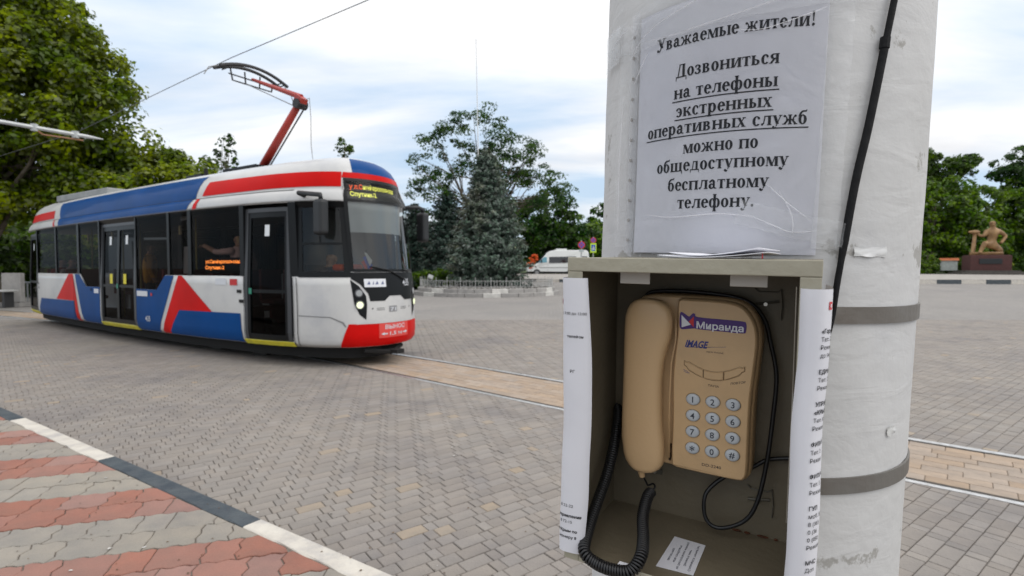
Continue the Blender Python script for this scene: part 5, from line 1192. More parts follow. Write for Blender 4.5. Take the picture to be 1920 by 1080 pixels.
# ------------------------------------------------------------------ concrete post with notice, cable and straps
PA = Vector((.388, .8945, 1.45)); PD = Vector((.0205, -.0276, .9994)).normalized(); PF = Vector((-.3984, -.9171, -.0172)).normalized(); PS = Vector((.917, -.3978, -.0298)).normalized(); PR_ = .235
def CYL(s, h, off=0.):
    a = s/PR_; return PA+PD*h+(PF*math.cos(a)+PS*math.sin(a))*(PR_+off)
post = thing('concrete_post', 'thick whitewashed concrete post carrying the phone cabinet and the notice', 'post', PA-PD*1.45)
def post_mat():
    m = mat('whitewash', (.60, .60, .60), .8, col2=(.53, .53, .525), scale=3, detail=10, bump=.22, bscale=26, stain=.07, sscale=4)
    t = m.node_tree; b = t.nodes['Principled BSDF']; L = t.links; tcn = t.nodes.new('ShaderNodeTexCoord')
    # worn scars where bare concrete shows, and long wrinkles in the thick paint
    n = t.nodes.new('ShaderNodeTexNoise'); n.inputs['Scale'].default_value = 9; n.inputs['Detail'].default_value = 12; n.inputs['Roughness'].default_value = .72; L.new(tcn.outputs['Object'], n.inputs['Vector'])
    r = t.nodes.new('ShaderNodeValToRGB'); r.color_ramp.elements[0].position = .62; r.color_ramp.elements[1].position = .65
    gp = t.nodes.new('ShaderNodeNewGeometry'); sp = t.nodes.new('ShaderNodeSeparateXYZ'); L.new(gp.outputs['Position'], sp.inputs[0]); add_ = n.outputs[0]
    for zc, wd, am in ((1.468, .022, .12), (1.075, .015, .07), (1.66, .03, .02), (2.0, .1, .05), (.6, .12, .10)):      # bands where old poster glue and paint have come off
        d1 = t.nodes.new('ShaderNodeMath'); d1.operation = 'SUBTRACT'; L.new(sp.outputs[2], d1.inputs[0]); d1.inputs[1].default_value = zc
        d2 = t.nodes.new('ShaderNodeMath'); d2.operation = 'ABSOLUTE'; L.new(d1.outputs[0], d2.inputs[0])
        d3 = t.nodes.new('ShaderNodeMapRange'); L.new(d2.outputs[0], d3.inputs[0]); d3.inputs[1].default_value = 0; d3.inputs[2].default_value = wd; d3.inputs[3].default_value = am; d3.inputs[4].default_value = 0
        d4 = t.nodes.new('ShaderNodeMath'); d4.operation = 'ADD'; L.new(add_, d4.inputs[0]); L.new(d3.outputs[0], d4.inputs[1]); add_ = d4.outputs[0]
    L.new(add_, r.inputs[0])
    src = b.inputs['Base Color'].links[0].from_socket
    mx_ = t.nodes.new('ShaderNodeMix'); mx_.data_type = 'RGBA'; L.new(r.outputs[0], mx_.inputs[0]); L.new(src, mx_.inputs[6]); mx_.inputs[7].default_value = (.36, .35, .33, 1); L.new(mx_.outputs[2], b.inputs['Base Color'])
    mp_ = t.nodes.new('ShaderNodeMapping'); mp_.inputs['Scale'].default_value = (3, 3, 9); L.new(tcn.outputs['Object'], mp_.inputs[0])
    n2_ = t.nodes.new('ShaderNodeTexNoise'); n2_.inputs['Scale'].default_value = 3.2; n2_.inputs['Detail'].default_value = 7; n2_.inputs['Distortion'].default_value = 1.2; L.new(mp_.outputs[0], n2_.inputs['Vector'])
    bp = t.nodes.new('ShaderNodeBump'); bp.inputs['Strength'].default_value = .35; bp.inputs['Distance'].default_value = .005; L.new(n2_.outputs[0], bp.inputs['Height'])
    old = b.inputs['Normal'].links[0].from_node; L.new(old.outputs[0], bp.inputs['Normal']); L.new(bp.outputs[0], b.inputs['Normal'])
    return m
M_post = post_mat()
v = []; hs_ = list(np.arange(-1.5, 6.5, .04)); NA = 96
for h in hs_:
    for i in range(NA):
        a = 2*math.pi*i/NA; p = Vector((math.cos(a)*2, math.sin(a)*2, h*2.2)); d = .0016*noise.noise(p*2)+.0009*noise.noise(p*7)
        v.append(CYL(a*PR_, h, d))
f = [(j*NA+i, j*NA+(i+1) % NA, (j+1)*NA+(i+1) % NA, (j+1)*NA+i) for j in range(len(hs_)-1) for i in range(NA)]+[tuple((len(hs_)-1)*NA+i for i in range(NA))]
mesh('shaft', v, f, M_post, post, smooth=True)
MB().disc(PA-PD*1.43, (0, 0, 1), .34, .12, 32).build('foot_collar', M_conc, post)
# steel straps
M_band = mat('dull_steel', (.22, .21, .195), .55, .6, col2=(.18, .16, .14), scale=9, bump=.2)
def strap(h, name='strap', tilt=0.):
    t = thing(name, 'lower dull steel strap clamped round the concrete post' if h < -.1 else 'upper dull steel strap clamped round the concrete post', 'strap', CYL(.2, h), 'steel straps round the post')
    rings = []
    for i in range(97):
        a = 2*math.pi*i/96*PR_; rings.append([CYL(a, h+z, o) for z, o in ((-.0105, .0005), (-.0105, .0032), (.0105, .0032), (.0105, .0005))])
    MB().loft(rings, cap=False).build('band', M_band, t)
    MB().loft([[CYL(s, h+z, o) for z, o in ((-.0125, .003), (-.0125, .009), (.0125, .009), (.0125, .003))] for s in (-.32, -.30, -.28)]).build('clamp', M_band, t)
strap(-.0515); strap(-.2695)
# notice sheet in its plastic pocket
M_paper = mat('notice_paper', (.76, .76, .80), .75, col2=(.72, .72, .77), scale=6, bump=.25, bscale=14)
def plastic_mat():
    m = bpy.data.materials.new('clear_film'); m.use_nodes = True; t = m.node_tree; t.nodes.remove(t.nodes['Principled BSDF']); o = t.nodes['Material Output']
    tr = t.nodes.new('ShaderNodeBsdfTransparent'); tr.inputs[0].default_value = (.985, .985, .99, 1); g = t.nodes.new('ShaderNodeBsdfGlossy'); g.inputs['Roughness'].default_value = .12
    fr = t.nodes.new('ShaderNodeFresnel'); fr.inputs[0].default_value = 1.28; n = t.nodes.new('ShaderNodeTexNoise'); n.inputs['Scale'].default_value = 11; n.inputs['Detail'].default_value = 3; n.inputs['Distortion'].default_value = 1.6
    tcn = t.nodes.new('ShaderNodeTexCoord'); t.links.new(tcn.outputs['Object'], n.inputs['Vector']); bp = t.nodes.new('ShaderNodeBump'); bp.inputs['Strength'].default_value = .4; bp.inputs['Distance'].default_value = .007
    t.links.new(n.outputs[0], bp.inputs['Height']); t.links.new(bp.outputs[0], g.inputs['Normal']); t.links.new(bp.outputs[0], fr.inputs['Normal'])
    ms = t.nodes.new('ShaderNodeMixShader'); t.links.new(fr.outputs[0], ms.inputs[0]); t.links.new(tr.outputs[0], ms.inputs[1]); t.links.new(g.outputs[0], ms.inputs[2]); t.links.new(ms.outputs[0], o.inputs[0]); return m
M_film = plastic_mat()
nt_ = thing('paper_notice', 'white printed notice in a plastic pocket taped to the concrete post above the cabinet', 'notice', CYL(-.03, .18))
def sheet(name, s0, s1, h0, h1, off, m, par, wav=0., th=.0003, cor=None):
    ns, nh = 40, 48; v = []
    for j in range(nh+1):
        for i in range(ns+1):
            u, w = i/ns, j/nh; s = s0+(s1-s0)*u; h = h0+(h1-h0)*w
            if cor: s += cor(u, w)
            p = Vector((s*9, h*9, .3)); d = wav*(noise.noise(p)+.5*noise.noise(p*2.3)); v.append(CYL(s, h, off+max(-.0003, d)))
    f = [(j*(ns+1)+i, j*(ns+1)+i+1, (j+1)*(ns+1)+i+1, (j+1)*(ns+1)+i) for j in range(nh) for i in range(ns)]
    return mesh(name, v, f, m, par, smooth=True)
sheet('sheet', -.158, .081, .022, .352, .0030, M_paper, nt_, .0010)
M_ink = mat('black_ink', (.012, .012, .016), .8)
sheet('plastic_pocket', -.176, .085, .020, .365, .0062, M_film, nt_, .0016)
M_fold = mat('film_edge', (.80, .80, .82), .3, alpha=.35)
sheet('pocket_margin', -.176, -.160, .022, .362, .0042, M_fold, nt_, .0006)
for k in range(11):
    h = .04+k*.029; MB().disc(CYL(-.168, h, .0072), CYL(-.168, h, 1)-CYL(-.168, h, 0), .0026, .0006, 10).build('punch_hole', M_conc, nt_)
LINES = [('Уважаемые жители!', -.1269, .065, .2965, .0152, 0), ('Дозвониться', -.0954, .0285, .2550, .0152, 0), ('на телефоны', -.0973, .0280, .2275, .0152, 1), ('экстренных', -.0931, .0226, .2032, .0152, 1),
         ('оперативных служб', -.1376, .0623, .1808, .0152, 1), ('можно по', -.0811, .0094, .1540, .0152, 0), ('общедоступному', -.1191, .0441, .1310, .0152, 0), ('бесплатному', -.1008, .0237, .1055, .0152, 0), ('телефону.', -.0861, .0077, .0815, .0152, 0)]
def onwav(s, h, off): 
    p = Vector((s*9, h*9, .3)); return CYL(s, h, off+max(-.0003, .0010*(noise.noise(p)+.5*noise.noise(p*2.3))))
for body, a, b, h, ch, ul in LINES:
    v, f = serif2d(body); x1 = max(p[0] for p in v); x0 = min(p[0] for p in v); em = .0250
    vv = [onwav(a+(b-a)*(p[0]-x0)/(x1-x0), h+p[1]*em, .0038+.00001*(i % 7)) for i, p in enumerate(v)]
    o = mesh('text_line', vv, f, M_ink, nt_)
    if ul:
        n = 24; vv = []
        for i in range(n+1):
            s = a-.002+(b-a+.004)*i/n; vv += [onwav(s, h-.0046, .0038), onwav(s, h-.0032, .0038)]
        mesh('underline', vv, [(2*i, 2*i+2, 2*i+3, 2*i+1) for i in range(n)], M_ink, nt_)
M_tape = mat('clear_tape', (.74, .75, .77), .16, alpha=.16, bump=.8, bscale=40, spec=.8)
M_taped = mat('cloudy_tape', (.72, .73, .74), .25, alpha=.35, bump=1, bscale=30, spec=.7)
def tape(label, pts, w, m=M_tape, off=.0082):
    """strip of tape laid along (s, h) points"""
    t = thing('adhesive_tape', label, 'tape', CYL(*pts[0]), 'strips of clear tape on the post'); P = []
    for (s0, h0), (s1, h1) in zip(pts, pts[1:]):
        for k in range(10): P.append((s0+(s1-s0)*k/10, h0+(h1-h0)*k/10))
    P.append(pts[-1]); v = []
    for i, (s, h) in enumerate(P):
        q = P[min(i+1, len(P)-1)]; r = P[max(i-1, 0)]; d = Vector((q[0]-r[0], q[1]-r[1])).normalized(); n = Vector((-d.y, d.x)); ww = w*(1+.06*math.sin(i*2.3))
        for k in range(5): 
            e = (k/4-.5)*ww; v.append(CYL(s+n.x*e, h+n.y*e, off+.0006*noise.noise(Vector((s*30, h*30, k)))))
    f = [(i*5+k, i*5+k+1, i*5+k+6, i*5+k+5) for i in range(len(P)-1) for k in range(4)]
    mesh('strip', v, f, m, t, smooth=True); return t
tape('long clear tape slanting over the top edge of the notice', [(-.27, .345), (-.15, .325), (.02, .335), (.14, .345)], .040)
tape('cloudy tape end curling round the left side of the post', [(-.262, .335), (-.205, .335)], .055, M_taped, .0074)
tape('vertical clear tape down the right edge of the notice', [(.094, .36), (.092, .2), (.088, .03)], .030, M_tape, .0076)
tape('clear tape over the bottom right corner of the notice', [(-.01, .075), (.05, .058), (.12, .045)], .030, M_tape, .0090)
tape('clear tape down the left edge of the plastic pocket', [(-.185, .33), (-.19, .15), (-.186, .03)], .030, M_tape, .0078)
M_cre = mat('crease_glint', (.90, .90, .92), .3, alpha=.38)  # whitish ridges on the film, the creases' highlights painted into the colour
rc = random.Random(12)
for k, cr_ in enumerate([[(-.155, .318), (-.10, .312), (-.03, .318), (.03, .330), (.078, .338)], [(-.165, .262), (-.150, .285), (-.140, .300)], [(-.02, .300), (.01, .296), (.06, .310), (.078, .318)], [(.0, .072), (.03, .058), (.05, .050), (.083, .052)], [(.035, .10), (.05, .07), (.052, .045)],
        [(-.13, .075), (-.09, .070), (-.03, .073), (.01, .068)], [(-.172, .30), (-.155, .32), (-.13, .332), (-.08, .345)], [(-.24, .325), (-.21, .34), (-.18, .348)], [(.02, .11), (.045, .085), (.07, .065)], [(-.12, .335), (-.08, .345), (-.05, .352)], [(-.19, .05), (-.192, .15), (-.187, .25)]]):
    MB().tube([CYL(s, h, .0078+(.0015 if k in (7, 10) else 0)) for s, h in catm(cr_, 4)], [.00045*(.4+.9*math.sin(math.pi*min(1, i/max(1, 4*(len(cr_)-1))))) for i in range(4*(len(cr_)-1)+1)], 5).build('crease_glint', M_cre, nt_)
# black cable down the post
cab = thing('black_cable', 'black cable running down the post and in behind the phone cabinet', 'cable', CYL(.16, .33))
kp = [(.235, .9), (.205, .62), (.178, .44), (.1601, .3328), (.1502, .275), (.1345, .1784), (.1214, .107), (.1077, -.0045), (.10, -.07), (.08, -.12)]
MB().tube([CYL(s, h, .0065) for s, h in catm(kp, 5)], [.0038 if h > .275 else .0046 if h > .03 else .0036 for s, h in catm(kp, 5)], 10).build('sheath', mat('black_rubber', (.008, .008, .009), .75, spec=.25, bump=.3, bscale=60), cab, smooth=True)
MB().tube([CYL(.1503, .285, .0065), CYL(.1495, .272, .0065)], .0056, 10).build('joint_sleeve', MATS['black_rubber'], cab)
# torn tape scraps and paint scars
for i, (s, h, w, hh, lab) in enumerate([(.155, .028, .05, .012, 'peeling tape scrap beside the cable just above the cabinet'), (.215, -.205, .020, .010, 'small torn paper scrap between the two steel straps')]):
    v = []; 
    for j in range(7):
        for k in range(7):
            a, b = j/6-.5, k/6-.5; v.append(CYL(s+a*w+.003*noise.noise(Vector((j, k, i))), h+b*hh+.004*noise.noise(Vector((j*1.7, k, 5+i))), .0015+.003*abs(noise.noise(Vector((j*.8, k*.8, 9+i))))))
    tag(mesh('tape_scrap', v, [(j*7+k, j*7+k+1, j*7+k+8, j*7+k+7) for j in range(6) for k in range(6)], mat('scrap_white', (.72, .72, .72), .5, col2=(.6, .6, .58), scale=40), smooth=True), lab, 'tape scrap', 'scraps stuck to the post')

# ------------------------------------------------------------------ phone cabinet
BP = Vector((.06421601, .60705437, 1.46198297))
BR = Matrix(((0.86363209, 0.50407968, 0.00657922), (-0.50369105, 0.85313528+.0102239, -0.03010412), (-0.02085511, 0.02268499, 0.99952512)))
BM = Matrix.Translation(BP) @ BR.to_4x4()
CW, CH, CD = .25, .352, .166
M_cabi = mat('brown_inner_shade', (.185, .155, .105), .5, col2=(.15, .125, .085), scale=9, detail=8, bump=.15, bscale=70)  # browner inside; much of the cabinet's shade is painted into this darker colour
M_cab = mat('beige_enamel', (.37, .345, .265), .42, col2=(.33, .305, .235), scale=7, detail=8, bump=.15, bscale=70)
cabt = thing('phone_cabinet', 'open beige metal cabinet without a door holding the phone on the post', 'cabinet', BM @ Vector((CW/2, CD, -CH)))
def pb(name, lo, hi, m=M_cab, par=cabt, bv=.0012):
    c = [(a+b)/2 for a, b in zip(lo, hi)]; d = [abs(b-a) for a, b in zip(lo, hi)]; o = MB().box(c, d).build(name, m, par, M=BM)
    if bv: bevel(o, bv, 2)
    return o
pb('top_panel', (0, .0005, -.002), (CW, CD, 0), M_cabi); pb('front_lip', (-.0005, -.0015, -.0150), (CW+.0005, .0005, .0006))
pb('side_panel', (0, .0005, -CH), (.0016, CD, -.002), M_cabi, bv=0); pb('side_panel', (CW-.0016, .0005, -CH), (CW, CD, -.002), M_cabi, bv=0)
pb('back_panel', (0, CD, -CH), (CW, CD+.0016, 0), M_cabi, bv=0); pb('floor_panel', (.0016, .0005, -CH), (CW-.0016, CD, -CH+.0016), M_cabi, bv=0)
pb('front_lip', (0, -.0014, -CH), (.018, .0004, -.0152)); pb('front_lip', (.2325, -.0014, -CH), (CW, .0004, -.0152)); pb('front_lip', (.0182, -.0014, -CH), (.2323, .0004, -CH+.010))
pb('hinge_tab', (.0523, .026, -.0285), (.0862, .0275, -.0022), mat('pale_bracket', (.50, .46, .41), .5)); pb('hinge_tab', (.1686, .026, -.0275), (.2037, .0275, -.0022), MATS['pale_bracket'])
pb('hinge_plate', (.0528, .0275, -.0035), (.0857, .06, -.0022), MATS['pale_bracket']); pb('hinge_plate', (.1691, .0275, -.0035), (.2032, .06, -.0022), MATS['pale_bracket'])
M_zinc = mat('zinc_bolt', (.55, .53, .48), .3, .9)
def knock(x, z, sc_, flip=1):
    o = MB(); y = CD-.003; pts = [(x-.014*sc_, y, z+.018*sc_), (x-.010*sc_, y, z+.014*sc_), (x+.010*sc_, y, z+.014*sc_), (x+.014*sc_, y, z+.018*sc_), (x+.016*sc_, y, z-.002), (x+.015*sc_, y, z-.018*sc_)]
    o.tube(pts, .0009, 5).tube([(x-.013*sc_, y, z), (x-.004, y, z+.001), (x+.012*sc_, y, z+.004)], .0016, 5); r = o.build('back_bracket', mat('dark_bracket', (.12, .11, .085), .5, .4), cabt, M=BM)
    MB().disc((x-.002, y-.002, z), (0, 1, 0), .0024, .004, 6).build('bolt', M_zinc, r, M=BM); return r
knock(.1935, -.0556, 1.05); knock(.1925, -.3040, 1.0); o = MB().box((.060, CD-.003, -.2935), (.022, .002, .007)).build('back_bracket', MATS['dark_bracket'], cabt, M=BM); MB().disc((.0615, CD-.005, -.2935), (0, 1, 0), .0026, .004, 6).build('bolt', M_zinc, o, M=BM)
rust = mat('rust_stain', (.13, .035, .012), .9, col2=(.06, .03, .015), scale=80)
for x, w in ((.155, .006), (.168, .012), (.18, .008), (.198, .014), (.213, .005)): MB().ball((x, CD-.0028, -CH+.0030), (w*.5, .0012, .0016), 5).build('rust_patch', rust, cabt, M=BM)
MB().tube([(.226, CD-.06, -.03), (.2262, CD-.05, -.15), (.2255, CD-.055, -.30)], .0006, 4).build('earth_wire', M_zinc, cabt, M=BM)
pb('paper_strip', (.066, -.004, -CH+.010), (.078, .004, -CH+.0125), M_paper, cabt, 0)

# ---- telephone
M_ph = mat('tan_plastic', (.60, .41, .225), .36, col2=(.57, .38, .20), scale=3, bump=.06, bscale=200, spec=.5, stain=.10, sscale=22)
M_hs = mat('tan_plastic_handset', (.62, .425, .235), .36, col2=(.60, .40, .215), scale=3, bump=.06, bscale=200, spec=.45)
ph = thing('telephone', 'tan wall telephone with twelve round grey keys hanging in the cabinet', 'telephone', BM @ Vector((.11, .13, -.26)))
def spl(pts, n=8):
    P = pts[-1:]+pts+pts[:2]; o = []
    for i in range(1, len(P)-2):
        p0, p1, p2, p3 = P[i-1], P[i], P[i+1], P[i+2]
        for k in range(n):
            t = k/n; o.append(tuple(.5*(2*p1[j]+(p2[j]-p0[j])*t+(2*p0[j]-5*p1[j]+4*p2[j]-p3[j])*t*t+(3*p1[j]-p0[j]-3*p2[j]+p3[j])*t**3) for j in range(2)))
    return o
def inset_ring(R_, d, y):
    n = len(R_); o = []
    for i in range(n):
        a, b = R_[i-1], R_[(i+1) % n]; dx, dz = b[0]-a[0], b[1]-a[1]; l = math.hypot(dx, dz)+1e-9
        o.append((R_[i][0]-dz/l*d*SG, y, R_[i][1]+dx/l*d*SG))
    return o
def puff(name, outline, prof, m, par, cap=True):
    """outline in (x, z), prof: (inset, y) from back to front"""
    global SG
    ar = sum(outline[i][0]*outline[(i+1) % len(outline)][1]-outline[(i+1) % len(outline)][0]*outline[i][1] for i in range(len(outline)))
    SG = 1 if ar > 0 else -1
    o = MB().loft([inset_ring(outline, d, y) for d, y in prof], cap=False); n = len(outline); k = len(prof)-1
    o.f.append(tuple(k*n+i for i in range(n))); o.i.append(0)
    ob = o.build(name, m, par, smooth=True, M=BM)
    big = max(ob.data.polygons, key=lambda q: len(q.vertices)); big.use_smooth = False
    return ob
base_out = spl([(.046, -.056), (.058, -.0475), (.10, -.046), (.155, -.0475), (.176, -.054), (.1885, -.072), (.1925, -.095), (.1905, -.125), (.1875, -.165), (.1868, -.21), (.1862, -.250), (.183, -.2605), (.176, -.2650), (.150, -.2650), (.10, -.2640), (.062, -.2620), (.046, -.252), (.039, -.20), (.038, -.12), (.040, -.075)], 5)
puff('base', base_out, [(0.002, .1645), (0, .150), (0, .126), (.0008, .1215), (.0024, .1190), (.0036, .1182)], M_ph, ph)
deck_out = spl([(.097, -.056), (.1015, -.0490), (.112, -.0485), (.153, -.0495), (.173, -.0555), (.1860, -.073), (.1898, -.095), (.1880, -.125), (.1850, -.165), (.1843, -.21), (.1838, -.249), (.181, -.2590), (.175, -.2628), (.150, -.2632), (.115, -.2625), (.099, -.2610), (.0945, -.252), (.0945, -.20), (.0935, -.14), (.0975, -.09)], 5)
puff('top_deck', deck_out, [(0, .124), (.0004, .1135), (.0014, .1095), (.0028, .1075), (.0036, .1068)], M_ph, ph)
HZ = [(-.0505, .064, .0), (-.0512, .064, .010), (-.0535, .0645, .0175), (-.058, .065, .0232), (-.065, .0652, .0272), (-.074, .0650, .0292), (-.086, .0647, .0296), (-.098, .0638, .0288), (-.112, .0618, .0268), (-.13, .0600, .0250), (-.15, .0592, .0244), (-.17, .0590, .0244), (-.19, .0590, .0248), (-.21, .0596, .0256), (-.228, .0608, .0266), (-.240, .0620, .0262), (-.250, .0628, .0255), (-.258, .0634, .0238), (-.2640, .0636, .0200), (-.2680, .0636, .0145), (-.2705, .0634, .0080), (-.2718, .063, .0)]
rings = []
for z, c, w in HZ:
    k = (z+.161)/.11; yf = .0855+.0085*(1-abs(k)**2*.75)*0+.010*max(0, abs(k)-.72)**1.3*3; r = []
    for i in range(40):
        a = 2*math.pi*i/40; ca, sa = math.cos(a), math.sin(a); e = .62
        x = c+max(w, .0008)*math.copysign(abs(ca)**e, ca); dpt = min(.0135, .004+w*.75)
        y = .1015-math.copysign(abs(sa)**.72, sa)*(dpt if sa > 0 else dpt*.85)+(.0025*max(0, abs(k)-.8)*4 if sa > 0 else 0)
        r.append((x, y, z))
    rings.append(r)
hs = MB().loft(rings).build('handset', M_hs, ph, smooth=True, M=BM)
MB().tube([(.060, .100, -.271), (.0615, .101, -.279)], [.0045, .0035], 10).build('cord_collar', M_hs, hs, M=BM)
MB().tube([(.0965, .1082, -.075), (.0972, .1080, -.10), (.0925, .1080, -.13), (.0915, .1080, -.18), (.0925, .1080, -.25)], .0012, 5).build('cradle_edge', M_ph, ph, M=BM, smooth=True)
MB().tube([(.0925, .1175, -.235), (.0935, .1165, -.245), (.0915, .1160, -.256)], .0016, 5).build('cradle_hook', mat('dark_gap', (.05, .03, .015), .7), ph, M=BM)
FY = .1066
def flat(name, vf, m, par, y=FY, sl=0.):
    v, f = vf; return mesh(name, [(p[0], y, p[1]+sl*p[0]) for p in v], f, m, par, M=BM)
M_key = mat('grey_key', (.52, .55, .58), .35, col2=(.48, .51, .54), scale=50); M_dig = mat('key_print', (.03, .035, .05), .6); M_kring = mat('key_rim', (.27, .185, .10), .5)
KX = [.1200, .1428, .1655]; KZ = [-.1712, -.1912, -.2112, -.2316]
for r in range(4):
    for c in range(3):
        x, z = KX[c]+.0003*r, KZ[r]; ch = '123456789*0#'[r*3+c]
        rings = [[(x+(a*.0081)*math.cos(w), y, z+(a*.0070)*math.sin(w)) for w in np.linspace(0, 2*math.pi, 29)[:-1]] for a, y in ((1, .1072), (.99, .1052), (.90, .1042), (.6, .1039), (.2, .1038))]
        k = MB().loft(rings).build('key', M_key, ph, M=BM, smooth=True)
        rr = [[(x+(a*.0086)*math.cos(w), y, z+(a*.0075)*math.sin(w)) for w in np.linspace(0, 2*math.pi, 29)[:-1]] for a, y in ((1.03, .1069), (1.0, .10655), (.92, .10655))]
        MB().loft(rr, cap=False).build('rim', M_kring, k, M=BM)
        v, f = text2d(ch, .012); xs_ = [p[0] for p in v]; zs_ = [p[1] for p in v]; s = .0074/(max(zs_)-min(zs_)) if ch != '*' else .0068/(max(zs_)-min(zs_)); cx_, cz_ = (min(xs_)+max(xs_))/2, (min(zs_)+max(zs_))/2
        mesh('digit', [(x+(p[0]-cx_)*s, .10365, z+(p[1]-cz_)*s) for p in v], f, M_dig, k, M=BM)
# curved row of three function keys
def arc_pt(u, w): x = .108+u*.069; return (x, -.1255-.0145*math.sin(math.pi*(u*.92+.04))-w)
for i in range(3):
    us = np.linspace(i/3+.012, (i+1)/3-.012, 9); v = []
    for u in us:
        hh = .0046 if 0.08 < u < .92 else .0026
        for w, y in ((-hh, .1068), (-hh+.0008, .1056), (hh-.0008, .1056), (hh, .1068)): x, z = arc_pt(u, w); v.append((x, y, z))
    mesh('function_key', v, [(4*a+b, 4*a+b+1, 4*a+b+5, 4*a+b+4) for a in range(8) for b in range(3)]+[(0, 1, 2, 3), (32, 35, 34, 33)], M_ph, ph, M=BM)
    us = np.linspace(i/3+.004, (i+1)/3-.004, 9); loop_ = [arc_pt(u, -.0053 if .05 < u < .95 else -.003) for u in us]+[arc_pt(u, .0053 if .05 < u < .95 else .003) for u in us[::-1]]
    MB().tube([(x, .1066, z) for x, z in loop_+loop_[:1]], .00035, 4).build('key_outline', M_kring, ph, M=BM)
pr = mat('brown_print', (.05, .04, .035), .7)
for body, x0, x1, z, h, sl in (('ТОН', .1075, .1145, -.1385, .0028, -.35), ('ПАУЗА', .1370, .1490, -.1530, .0026, -.02), ('ПОВТОР', .1620, .1780, -.1480, .0026, .25)):
    v, f = lay(text2d(body, .01), x0, x1, z, h); mesh('lettering', [(p[0], FY, p[1]+sl*(p[0]-x0)) for p in v], f, pr if body != 'ТОН' else mat('blue_print', (.03, .04, .20), .6), ph, M=BM)
flat('lettering', lay(text2d('DD-2240', .01), .1325, .1545, -.2515, .0036), pr, ph)
flat('lettering', lay(text2d('IMAGE', .035, .35), .1085, .1360, -.1075, .0085), mat('blue_print', (.03, .04, .20), .6), ph); flat('swoosh', ([(.110, -.1085), (.1555, -.1040), (.1555, -.1036), (.125, -.1072), (.110, -.1075)], [(0, 1, 2, 3, 4)]), MATS['blue_print'], ph, FY-.0001)
flat('lettering', lay(text2d('NEW PHONE', .0), .1340, .1530, -.1125, .0020), pr, ph)
# sticker with the provider's mark
stk = spl([(.1030, -.0655), (.1075, -.0675), (.1125, -.0705), (.1165, -.0665), (.1195, -.0672), (.1225, -.0705), (.150, -.0715), (.172, -.0722), (.1765, -.0745), (.1765, -.0835), (.1730, -.0862), (.150, -.0858), (.124, -.0852), (.119, -.0845), (.1085, -.0862), (.1035, -.0862), (.1015, -.082), (.1015, -.070)], 3)
st_ = mesh('sticker', [(x, y, z) for y in (FY, FY-.0004) for x, z in stk], [tuple(range(len(stk)))[::-1], tuple(len(stk)+i for i in range(len(stk)))], mat('sticker_purple', (.055, .012, .16), .35), ph, M=BM)
mesh('white_mark', [(.1036, FY-.0006, -.0690), (.1148, FY-.0006, -.0802), (.1042, FY-.0006, -.0842)], [(0, 1, 2)], mat('sticker_white', (.72, .72, .76), .4), st_, M=BM)
mesh('red_mark', [(.1122, FY-.0006, -.0768), (.1182, FY-.0006, -.0700), (.1182, FY-.0006, -.0830)], [(0, 1, 2)], mat('sticker_red', (.55, .015, .02), .4), st_, M=BM)
flat('lettering', lay(text2d('Миранда', .02), .1215, .1740, -.0825, .0082), MATS['sticker_white'], st_, FY-.0007, -.012)
# cords
rub = mat('cord_black', (.010, .010, .011), .38, bump=.1, bscale=90)
def c3(P, n=8): return catm(P, n)
cl = thing('phone_line_cord', 'smooth black line cord looping round the right side of the telephone', 'cord', BM @ Vector((.19, .14, -.25)))
P = [(.050, .140, -.050), (.0626, .14, -.0440), (.1098, .14, -.0425), (.1664, .14, -.0490), (.1906, .145, -.0700), (.2003, .148, -.104), (.2073, .148, -.1417), (.2052, .146, -.1936), (.2007, .142, -.2467), (.1924, .138, -.2951), (.1783, .136, -.3224), (.1507, .134, -.3374), (.1344, .134, -.3291), (.1317, .138, -.3031), (.1428, .144, -.2852), (.1612, .150, -.2707), (.1841, .154, -.2591), (.2016, .158, -.2473), (.2290, .160, -.2406)]
MB().tube(c3(P), .0026, 8).build('cable', rub, cl, smooth=True, M=BM)
cc = thing('coiled_handset_cord', 'black coiled handset cord hanging out over the front edge of the cabinet floor', 'cord', BM @ Vector((.05, 0, -.34)))
P = c3([(.010, .150, -.205), (.0154, .14, -.2143), (.0186, .125, -.2282), (.0214, .1, -.2563), (.0216, .075, -.2827), (.0208, .045, -.3053), (.0230, .014, -.3227), (.0290, -.0095, -.3331), (.0440, -.0125, -.3405), (.0640, -.0125, -.3420), (.0830, -.0100, -.3385), (.0900, .004, -.3270), (.0846, .03, -.3206), (.0749, .06, -.3111), (.0725, .085, -.2988), (.0735, .098, -.2954)], 10)
P = [Vector(p) for p in P]; Ls = [0]
for a, b in zip(P, P[1:]): Ls.append(Ls[-1]+(b-a).length)
Lt = Ls[-1]; hel = []; turns = Lt/.0031; steps = int(turns*9); up = Vector((0, 0, 1)); k = 0
for i in range(steps+1):
    d = Lt*i/steps
    while k < len(Ls)-2 and Ls[k+1] < d: k += 1
    t_ = (d-Ls[k])/(Ls[k+1]-Ls[k]); c = P[k].lerp(P[k+1], t_); tg = (P[k+1]-P[k]).normalized(); up = (up-tg*up.dot(tg)).normalized(); sd_ = tg.cross(up); a = 2*math.pi*turns*i/steps
    rad = .0058*min(1, .35+d/.012); hel.append(c+(up*math.cos(a)+sd_*math.sin(a))*rad)
MB().tube(hel, .00165, 5).build('coil', rub, cc, smooth=True, M=BM)
MB().tube(c3([(.0735, .098, -.2954), (.0770, .104, -.2905), (.0730, .11, -.2890), (.0660, .112, -.2935), (.0640, .108, -.287), (.0620, .103, -.279)]), .0013, 6).build('straight_end', rub, cc, smooth=True, M=BM)
